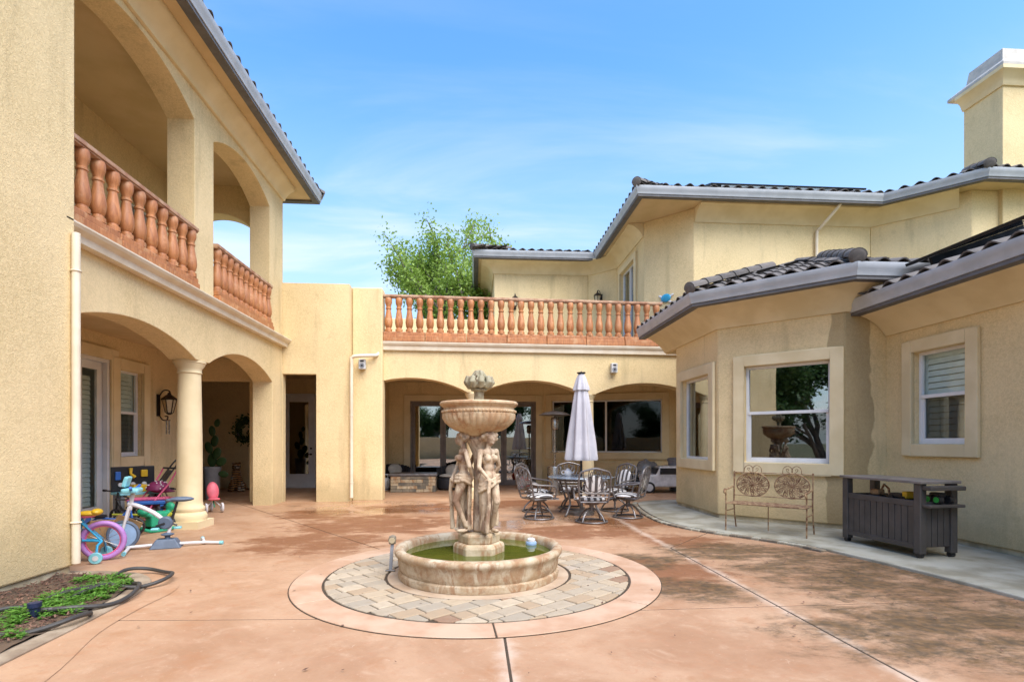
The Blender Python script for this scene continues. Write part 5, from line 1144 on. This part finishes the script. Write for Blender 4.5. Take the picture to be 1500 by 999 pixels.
fr.tube(smooth_path([(.26,0,.26),(.42,0,.36),(.6,0,.55)], 5), .022, 8); fr.tube(smooth_path([(.21,0,.42),(.4,0,.46),(.6,0,.58)], 5), .018, 8); fr.tube([(.615,0,.50),(.585,0,.64)], .022, 8); fr.build('frame', M['blue'], bk_)
fk = MB()
for sy in (-1,1): fk.tube([(.74,sy*.05,.235),(.65,sy*.05,.45),(.62,sy*.02,.50)], .013, 8)
fk.build('fork', M['blue'], bk_); MB().tube(smooth_path([(.50,-.26,.72),(.56,-.2,.73),(.59,-.05,.68),(.59,.05,.68),(.56,.2,.73),(.50,.26,.72)], 4), .012, 8).build('handlebar', M['offwhite'], bk_)
sd = MB(); sd.ell((.14,0,.56), (.13,.075,.035), 16, 8); sd.ell((.06,0,.575), (.06,.085,.04), 14, 8); sd.build('saddle', M['yellow'], bk_); MB().cyl((.19,0,.48), (.16,0,.54), .012).build('seat_post', M['offwhite'], bk_); MB().ell((.16,0,.53), (.09,.06,.022), 14, 7).build('saddle_base', M['pink'], bk_)
cr_k = MB(); cr_k.cyl((.26,.05,.26), (.26,.058,.26), .075, n=22); cr_k.tube([(.26,.06,.26),(.31,.07,.16)], .009, 7); cr_k.tube([(.26,-.06,.26),(.21,-.07,.36)], .009, 7); cr_k.build('crank', M['slate'], bk_)
for p in ((.31,.11,.155), (.21,-.11,.365)): MB().box(p[0]-.04,p[1]-.035,p[2]-.012,p[0]+.04,p[1]+.035,p[2]+.012).build('pedal', M['offwhite'], bk_, False, bevel=.005)
for sy in (-1, 1):
    MB().tube([(.0,sy*.06,.235),(.02,sy*.15,.20),(.02,sy*.19,.075)], .014, 7).build('stabiliser_arm', M['blue'], bk_); w = MB().cyl((.02,sy*.19,.068), (.02,sy*.225,.068), .066, n=22).build('training_wheel', M['aqua'], bk_, bevel=.006); MB().cyl((.02,sy*.226,.068), (.02,sy*.23,.068), .03, n=14).build('hub', M['offwhite'], w)
# ---- toy exercise bike : local x = towards the right-hand feet
ex = thing('toy_exercise_bike', 'white toy exercise bike with slate saddle on long splayed feet', 'toy bike', (-4.08, 7.36, 0), R(18))
bs = MB(); bs.add([(-.17,-.12,0),(.19,-.12,0),(.19,.12,0),(-.17,.12,0),(-.10,-.075,.12),(.12,-.075,.12),(.12,.075,.12),(-.10,.075,.12)], [(3,2,1,0),(4,5,6,7),(0,1,5,4),(1,2,6,5),(2,3,7,6),(3,0,4,7)]); bs.build('base', M['slate'], ex, False, bevel=.012)
for pts in ([(-.15,0,.045),(-.42,-.02,.035)], [(.16,0,.045),(.46,.04,.035)]): MB().tube(pts, .02, 8).build('spine', M['offwhite'], ex)
for a, b in (((-.40,-.02,.035),(-.36,-.42,.025)), ((-.40,-.02,.035),(-.64,.12,.025)), ((.44,.04,.035),(.66,-.02,.025)), ((.44,.04,.035),(.36,.46,.025))):
    MB().cyl(a, b, .02).build('foot_bar', M['offwhite'], ex); d = (Vector(b)-Vector(a)).normalized(); MB().cyl(Vector(b)-d*.03, Vector(b)+d*.015, .025).build('foot_cap', M['aqua'], ex)
MB().lathe([(.035,.12),(.03,.15),(.075,.17),(.08,.18),(.03,.2)], (.02,0,0), 16).build('collar', M['slate'], ex)
f2 = MB(); f2.tube([(.02,0,.12),(.06,0,.34)], .022, 8); f2.tube(smooth_path([(.0,0,.34),(-.14,0,.47),(-.32,0,.57),(-.42,0,.60)], 5), .028, 10); f2.tube([(-.40,0,.52),(-.36,0,.76)], .026, 9); f2.tube([(-.40,.03,.56),(-.47,.03,.26)], .018, 8); f2.tube([(-.40,-.03,.56),(-.47,-.03,.26)], .018, 8); f2.build('frame', M['offwhite'], ex)
MB().tube([(.06,0,.33),(.13,0,.60)], .016, 8).build('seat_post', M['black'], ex); sd = MB(); sd.ell((.18,0,.635), (.15,.07,.035), 18, 8); sd.ell((.06,0,.625), (.07,.04,.025), 12, 7); sd.build('saddle', M['slate'], ex)
MB().cyl((-.0,-.05,.33), (-.0,.05,.33), .085, n=22).build('crank_case', M['slate'], ex, bevel=.02)
for sy, dx, dz in ((-1,-.1,-.03), (1,.12,-.05)): MB().tube([(0,sy*.06,.33),(dx,sy*.07,.33+dz)], .012, 7).build('crank', M['black'], ex); MB().box(dx-.045,sy*.10-.04,.33+dz-.05,dx+.045,sy*.10+.04,.33+dz-.02).build('pedal', M['aqua'], ex, False, bevel=.012)
w = MB().torus((-.47,0,.20), .165, .022, axis=(0,1,0), n=36, m=8).build('wheel', M['slate'], ex); MB().cyl((-.47,-.014,.20), (-.47,.014,.20), .155, n=36).build('disc', M['skyblue'], w)
MB().box(-.47,-.13,.74,-.28,.13,.80).build('console', M['aqua'], ex, False, bevel=.02); MB().bar((-.45,0,.82), (-.41,0,.95), .2, .05, up=(1,0,0)).build('screen', M['aqua'], ex, False, bevel=.015); MB().tube([(-.34,-.22,.82),(-.36,-.1,.78),(-.36,.1,.78),(-.34,.22,.82)], .018, 8).build('handlebar', M['royal'], ex)

# ---- pile of toys beside the column
wb = thing('toy_workbench', 'black toy workbench with yellow tools and white knobs in the toy pile', 'toy', (-5.7, 9.45, 0), R(52))
for sx in (-1, 1): MB().box(sx*.27-.03,-.16,0,sx*.27+.03,.16,.52).build('side', M['grey'], wb, False, bevel=.01)
MB().box(-.32,-.2,.52,.32,.2,.56).build('bench_top', M['aqua'], wb, False, bevel=.008); MB().box(-.32,.14,.56,.32,.2,.98).build('peg_board', M['black'], wb, False, bevel=.01)
for i, x in enumerate((-.2,-.02,.15)): MB().cyl((x,.138,.68), (x,.11,.68), .035, n=14).build('knob', M['offwhite'], wb)
MB().tube([(-.05,.12,.95),(-.06,.1,.86),(.0,.1,.80)], [.03,.02,.03], 8).build('drill', M['yellow'], wb); MB().box(.1,.1,.8,.2,.14,.92).build('saw', M['yellow'], wb, False, bevel=.01); MB().box(-.28,.1,.76,-.2,.14,.9).build('clamp', M['royal'], wb, False, bevel=.01); MB().box(-.1,-.12,.56,.12,.06,.68).build('tool_case', M['yellow'], wb, False, bevel=.02)
ps = thing('doll_stroller', 'plum doll stroller with white dots and pink frame in the toy pile', 'toy stroller', (-5.32, 9.3, 0), R(-30))
cn = MB(); cn.ell((0,.04,.60), (.17,.17,.15), 20, 12); cn.v = [(x, y_+(.10 if z < .58 else 0), max(z, .55)) for x, y_, z in cn.v]; cn.ell((.02,-.14,.36), (.16,.18,.06)); hood = cn.build('hood', M['plum'], ps)
for k in range(26):
    a, b = rnd.uniform(0,6.28), rnd.uniform(.1,1.3); MB().ell((.172*math.cos(a)*math.cos(b), .04+.172*math.sin(a)*math.cos(b), .60+.152*math.sin(b)), .012, 8, 5).build('dot', M['offwhite'], hood)
MB().tube(smooth_path([(-.2,.25,.95),(-.2,.1,.7),(-.19,-.15,.4),(-.2,-.3,.08)], 4), .013, 7).build('side_tube', M['pink'], ps); MB().tube(smooth_path([(.2,.25,.95),(.2,.1,.7),(.19,-.15,.4),(.2,-.3,.08)], 4), .013, 7).build('side_tube', M['pink'], ps); MB().tube([(-.2,.25,.95),(.2,.25,.95)], .016, 8).build('handle', M['black'], ps)
for sx in (-1,1):
    MB().tube([(sx*.19,-.1,.42),(sx*.2,.25,.08)], .012, 7).build('rear_leg', M['pink'], ps)
    for yy in (-.3,.26): MB().cyl((sx*.19,yy,.07), (sx*.23,yy,.07), .07, n=16).build('wheel', M['black'], ps)
rk = thing('rocking_toy', 'green plastic rocking toy beside the column base', 'toy', (-4.98, 8.72, 0), R(60)); q = MB(); q.ell((0,0,.27), (.24,.10,.05)); q.ell((.22,0,.36), (.06,.09,.08)); q.ell((-.2,0,.32), (.07,.1,.06)); q.box(-.12,-.09,.08,.12,.09,.25); remeshed(q, 'body', M['green'], rk, .014, 6)
for sy in (-1,1): MB().tube(smooth_path([(-.34,sy*.13,.12),(-.15,sy*.13,.03),(.15,sy*.13,.03),(.34,sy*.13,.12)], 4), .025, 8).build('rocker', M['green'], rk)
sk_ = thing('ride_on_toy', 'lime yellow toy ride-on lying in front of the toy pile', 'toy', (-5.25, 8.75, 0), R(12)); q = MB(); q.tube(smooth_path([(-.45,0,.16),(-.15,0,.10),(.2,0,.12),(.45,0,.26)], 5), [.03]*16, 8); q.ell((-.05,0,.12), (.3,.1,.03)); q.build('deck', M['lime'], sk_); MB().tube([(-.4,.1,.26),(.1,.08,.24),(.45,.05,.30)], .018, 8).build('rail', M['lime'], sk_)
for x in (-.45,.42): w = MB().torus((x,0,.10), .075, .026, axis=(0,1,0), n=22, m=8).build('wheel', M['black'], sk_)
bs_ = thing('kick_scooter', 'black kick scooter leaning by the french door', 'scooter', (-5.75, 8.7, 0), R(25)); MB().tube([(-.28,0,.08),(.2,0,.08)], .025, 8).build('deck', M['black'], bs_); MB().tube(smooth_path([(-.25,0,.08),(-.30,0,.3),(-.42,0,.72)], 4), .018, 8).build('stem', M['black'], bs_); MB().tube([(-.42,-.18,.74),(-.42,.18,.74)], .016, 8).build('handlebar', M['black'], bs_); MB().box(-.45,-.05,.74,-.39,.05,.9).build('bell_mount', M['black'], bs_, False, bevel=.01)
for x in (-.32,.24): MB().torus((x,0,.075), .05, .024, axis=(0,1,0), n=20, m=8).build('wheel', M['black'], bs_)
wx = thing('wooden_box', 'open wooden toy crate standing behind the blue bicycle', 'crate', (-5.1, 7.35, 0), R(25))
for a in ((-.32,-.2,.0,.32,-.18,.34), (-.32,.18,.0,.32,.2,.34), (-.32,-.18,.0,-.30,.18,.34), (.30,-.18,.0,.32,.18,.34)): MB().box(*a).build('side_board', M['wood'], wx, False, bevel=.004)
MB().box(-.30,-.18,.01,.30,.18,.03).build('bottom_board', M['wood'], wx, False); MB().bar((.34,-.1,.02), (.52,-.16,.38), .3, .02, up=(0,1,0)).build('lid', M['wood'], wx, False, bevel=.004)
bt = thing('toy_tray', 'bright blue toy tray lying on the wooden crate', 'toy', (-5.22, 7.3, .342), R(25)); MB().box(-.17,-.21,0,.17,.21,.02).build('tray', M['royal'], bt, False, bevel=.006)
for a in ((-.17,-.21,.02,.17,-.195,.11), (-.17,.195,.02,.17,.21,.11), (-.17,-.195,.02,-.155,.195,.11), (.155,-.195,.02,.17,.195,.11)): MB().box(*a).build('tray_side', M['royal'], bt, False, bevel=.004)
wk = MB(); wk.torus((-.1,0,.2), .09, .007, axis=(.6,.8,.0), n=4, m=6); [wk.cyl((-.16+.03*i,-.02,.12), (-.16+.03*i,-.02,.28), .004, n=5) for i in range(5)]; wk.build('wire_rack', M['black'], bt)
rb_ = thing('toy_board', 'flat pink toy board lying across the toy pile', 'toy', (-5.35, 9.15, .44), R(20)); MB().box(-.3,-.09,0,.3,.09,.05).build('board', M['pink'], rb_, False, bevel=.02); MB().box(.3,-.03,.01,.5,.03,.04).build('neck', M['coral'], rb_, False, bevel=.01)
un = thing('step_stool', 'blue plastic step stool supporting the pink board', 'stool', (-5.35, 9.15, 0), R(20)); MB().box(-.26,-.16,.38,.26,.16,.44).build('top', M['royal'], un, False, bevel=.015)
for sx in (-1,1):
    for sy in (-1,1): MB().bar((sx*.25,sy*.15,0), (sx*.21,sy*.12,.38), .05, .05).build('leg', M['royal'], un, False, bevel=.008)
def trike(label, loc, rz, fc, wc_, sc_=1., tip=0):
    t = thing('toy_tricycle', label, 'tricycle', loc, rz, 'small tricycles in the toy pile'); t.scale = (sc_,)*3; t.rotation_euler = (tip, 0, rz)
    MB().tube(smooth_path([(-.26,0,.14),(-.15,0,.30),(.12,0,.28),(.27,0,.44)], 4), .017, 8).build('frame', M[fc], t); MB().tube([(.33,0,.15),(.25,0,.55)], .015, 8).build('fork', M[fc], t); MB().tube(smooth_path([(.18,-.2,.60),(.23,-.1,.58),(.24,.1,.58),(.18,.2,.60)], 3), .012, 7).build('handlebar', M['black'], t)
    for sy in (-1, 1): MB().cyl((.185,sy*.2,.60), (.15,sy*.25,.605), .018, n=8).build('grip', M['black'], t)
    o = MB(); o.ell((-.12,0,.335), (.11,.075,.03), 14, 7); o.build('saddle', M['black'], t); MB().cyl((-.26,-.17,.11), (-.26,.17,.11), .010, n=6).build('axle', M['steel'], t)
    for x, y_, r in ((.33,0,.13), (-.26,-.17,.09), (-.26,.17,.09)):
        w = MB().torus((x,y_,r+.015), r, .02, axis=(0,1,0), n=24, m=7).build('wheel', M['black'], t); q = MB(); [q.cyl((x,y_,r+.015), (x+r*math.cos(R(72*k)), y_, r+.015+r*math.sin(R(72*k))), .010, n=5) for k in range(5)]; q.build('spokes', M[wc_], w)
    return t
trike('black tricycle with white spokes wedged in the toy pile', (-5.55,8.95,0), R(150), 'black', 'offwhite', 1.05); trike('red tricycle with yellow spokes leaning beside the column', (-5.0,9.25,0), R(70), 'coral', 'yellow', 1.0); trike('blue tricycle with white spokes behind the wooden crate', (-5.35,8.2,0), R(20), 'royal', 'offwhite', .95)
st_ = thing('umbrella_stroller', 'folded black stroller frame standing over the toy pile', 'stroller', (-5.55, 9.75, 0), R(40))
for sy in (-1, 1): MB().tube(smooth_path([(-.35,sy*.2,.06),(-.05,sy*.19,.5),(.2,sy*.18,.9),(.34,sy*.18,1.08),(.42,sy*.18,1.05)], 4), .014, 7).build('side_tube', M['black'], st_); MB().tube([(.3,sy*.2,.06),(.05,sy*.19,.6)], .013, 7).build('cross_tube', M['steel'], st_); MB().cyl((-.35,sy*.2-.02,.07), (-.35,sy*.2+.02,.07), .07, n=16).build('wheel', M['black'], st_); MB().cyl((.3,sy*.2-.02,.07), (.3,sy*.2+.02,.07), .07, n=16).build('wheel', M['black'], st_)
MB().add([(-.1,-.18,.42),(-.1,.18,.42),(.2,.17,.88),(.2,-.17,.88),(-.11,-.18,.40),(-.11,.18,.40),(.19,.17,.9),(.19,-.17,.9)], [(0,1,2,3),(7,6,5,4),(0,4,5,1),(1,5,6,2),(2,6,7,3),(3,7,4,0)]).build('seat_sling', M['black'], st_, False)
# ---- doll pushchair behind the column, tiger, potted cactus, wreath
dp = thing('balance_toy', 'small coral pink balance toy with white wheels behind the column', 'toy', (-5.2, 11.0, 0), R(35)); o = MB(); o.ell((0,0,.42), (.11,.05,.19), 18, 10, Matrix.Rotation(R(-18),3,'X')); o.build('seat_back', M['coral'], dp); o = MB(); o.ell((0,-.12,.27), (.11,.12,.03), 16, 8); o.build('seat', M['coral'], dp)
MB().tube([(0,.0,.45),(0,-.08,.2),(0,-.18,.12)], .012, 7).build('stem', M['green'], dp)
for x, yy in ((-.14,-.15),(.14,-.15),(0,.16)): w = MB().torus((x,yy,.10), .075, .024, axis=(1,.0,0), n=22, m=8).build('wheel', M['offwhite'], dp); MB().tube([(x,yy,.10),(0,-.02,.26)], .010, 6).build('strut', M['offwhite'], dp)
tg = thing('tiger_statue', 'sitting tiger statue in the shaded corridor', 'statue', (-6.72, 15.6, 0), R(15)); q = MB()
q.ell((0,.12,.20), (.17,.22,.20)); q.ell((0,.0,.40), (.13,.15,.22)); q.ell((0,-.06,.52), (.12,.12,.14)); q.ell((0,-.10,.70), (.115,.12,.11)); q.ell((0,-.21,.67), (.06,.06,.05))
for sx in (-1,1): capsule(q, (sx*.085,-.12,.42), (sx*.085,-.15,.06), .055, .045); q.ell((sx*.085,-.19,.035), (.05,.08,.036)); q.ell((sx*.15,.10,.13), (.08,.16,.13)); q.ell((sx*.17,-.06,.035), (.05,.10,.035)); q.ell((sx*.085,-.06,.80), (.035,.02,.04))
q.tube([(0,.32,.06),(.15,.38,.04),(.28,.3,.04),(.34,.16,.05)], [.035,.035,.03,.025], 8); remeshed(q, 'body', M['tiger'], tg, .014, 4)
for sx in (-1,1): MB().ell((sx*.042,-.205,.725), .014, 8, 6).build('eye', M['black'], tg)
MB().ell((0,-.265,.685), (.022,.016,.016), 8, 6).build('nose', M['black'], tg)
cp = thing('potted_cactus', 'prickly pear in a tall grey pot behind the column', 'potted plant', (-6.35, 13.4, 0)); MB().lathe([(.0,0),(.13,0),(.155,.1),(.19,.72),(.205,.75),(.205,.80),(.18,.80),(.17,.75),(.0,.74)], n=28).build('pot', M['grey'], cp)
for x, y_, z, rx, rz_, a in ((0,0,.96,.11,.17,0),(.13,-.05,1.12,.10,.15,25),(-.1,.05,1.26,.09,.15,-20),(.05,.02,1.42,.09,.14,10),(.24,-.06,.92,.10,.13,60),(.3,-.08,.62,.08,.12,100),(.0,0,1.66,.08,.13,-8),(.1,.04,1.86,.07,.1,15)):
    o = MB(); o.ell((x,y_,z), (rx,.025,rz_), 14, 9, Matrix.Rotation(R(a),3,'Y')); o.build('cactus_pad', M['leaf_dark'], cp)
wr = thing('wreath', 'dark leafy wreath on the shaded corridor wall', 'wreath', (-6.85, 16.58, 1.75)); q = MB()
for _ in range(420):
    a = rnd.uniform(0,6.28); r = .27+rnd.gauss(0,.07); c = Vector((r*math.cos(a), -.05+rnd.gauss(0,.03), r*1.15*math.sin(a))); u = Vector((rnd.gauss(0,1), rnd.gauss(0,.5), rnd.gauss(0,1))).normalized()*.06; w = u.cross(Vector((0,1,0)))*.4; q.add([c-u, c+w, c+u, c-w], [(0,1,2,3)])
q.build('leaves', M['leaf_dark'], wr, False); MB().torus((0,-.03,0), .27, .03, axis=(0,1,0), n=28, m=7).build('ring', M['bark'], wr)

# ================================================================== TREES
def tree(name, label, loc, H, Rr, nleaf, leafm, seed, trunk_r=.2, first=.28, lsize=.09, top_bias=1.0):
    rg = random.Random(seed); t = thing(name, label, 'tree', loc); tr = MB(); tips = []
    def grow(p, d, L, r, lvl):
        pts = [p]; q = p; dd = d
        for i in range(4):
            dd = (dd+Vector((rg.gauss(0,.13), rg.gauss(0,.13), rg.gauss(.04,.08)))).normalized(); q = q+dd*L/4; pts.append(q)
        tr.tube(pts, [r*(1-.45*i/4) for i in range(5)], 7 if lvl < 2 else 5, cap=lvl > 2)
        if lvl >= 2: tips.extend([(pts[2], lvl), (pts[3], lvl), (pts[4], lvl)])
        if lvl < 4:
            for k in range(3 if lvl else 5):
                a = rg.uniform(0,6.28); sp = rg.uniform(.45,.85); nd = (dd+Vector((math.cos(a), math.sin(a), rg.uniform(-.1,.5)))*sp).normalized(); grow(pts[rg.choice((2,3,4))] if lvl else pts[rg.choice((2,3,4,4))], nd, L*rg.uniform(.6,.78), r*.5, lvl+1)
    grow(Vector((0,0,0)), Vector((0,0,1)), H*.42, trunk_r, 0); tr.build('trunk', M['bark'], t)
    # fit the crown to the wanted size
    lv = MB(); 
    for _ in range(nleaf):
        p, l = tips[rg.randrange(len(tips))]; s = .17 if l < 4 else .22; c = p+Vector((rg.gauss(0,s), rg.gauss(0,s), rg.gauss(0,s)))
        u = Vector((rg.gauss(0,1), rg.gauss(0,1), rg.gauss(0,.7))).normalized(); w = u.cross(Vector((rg.gauss(0,1), rg.gauss(0,1), rg.gauss(0,1)))).normalized(); k = lsize*rg.uniform(.6,1.25)
        lv.add([c-u*k, c+w*k*.55, c+u*k, c-w*k*.55], [(0,1,2,3)])
    me = bpy.data.meshes.new('crown'); me.from_pydata(lv.v, [], lv.f); link_mesh('crown', me, leafm, t)
    xs = [v[0] for v in lv.v]; zs = [v[2] for v in lv.v]
    return t, max(map(abs, xs)), max(zs)
t1, rx1, hz1 = tree('shade_tree', 'fresh green spring tree rising behind the terrace balustrade', (.9,24,-.1), 11.5, 3.6, 30000, M['leaf'], 5, .40, lsize=.07)
print('TREE', rx1, hz1)
s1 = 11.9/hz1; t1.scale = (5.0/rx1, 4.4/rx1, s1)
t2, rx2, hz2 = tree('shade_tree', 'dark leafy tree mirrored in the bay window glass', (-8.3,-1.5,-1.6), 8, 3.2, 24000, M['leaf_dark'], 11, .2)
s2 = 8.5/hz2; t2.scale = (s2*1.2, s2*1.2, s2)
for k, (x, y_, sc_, l) in enumerate(((-6.6,-4.2,.8,'dark leafy tree mirrored at the right edge of the bay window'), (-3.2,-13,.8,'dark leafy tree mirrored in the left sliding porch door'), (1.2,-14.5,.9,'dark leafy tree mirrored in the right sliding porch door'), (5.5,-13.5,.85,'dark leafy tree mirrored in the porch picture window'), (-8.2,-14.5,.9,'dark leafy tree mirrored beside the garden wall end'), (10.5,-15,.95,'dark leafy tree mirrored at the edge of the porch window'))):
    t3 = copy_tree(t2); t3.location = (x, y_, -1.5); t3['label'] = l; t3.rotation_euler = (0,0,1.3*k+.7); t3.scale = (s2*sc_*1.25, s2*sc_*1.25, s2*sc_)
gw = tag(MB().box(-16,-9.2,-.1,9,-9.0,1.75).build('garden_wall', M['stucco'], None, False, bevel=.02), 'low tan stucco garden wall mirrored in the porch doors', 'wall')

# ---- leaf litter blown along the walkway and the fountain band
ll = MB()
for _ in range(420):
    if rnd.random() < .7: x, y_ = rnd.gauss(3.9,.8), rnd.gauss(5.6,1.3)
    else: x, y_ = rnd.uniform(-3,4), rnd.uniform(3,11)
    if x > 4.7 or (x-FX)**2+(y_-FY)**2 < 1.0: continue
    a = rnd.uniform(0,6.28); l = rnd.uniform(.008,.022); u = Vector((math.cos(a), math.sin(a), rnd.uniform(-.1,.3)))*l; w = Vector((-math.sin(a), math.cos(a), rnd.uniform(-.2,.2)))*l*.45; c = Vector((x, y_, .017))
    ll.add([c-u, c+w, c+u, c-w], [(0,1,2,3)])
tag(ll.build('leaf_litter', M['mulch'], None, False), 'tiny brown leaf scraps scattered over the courtyard slabs', 'leaf litter', kind='stuff')
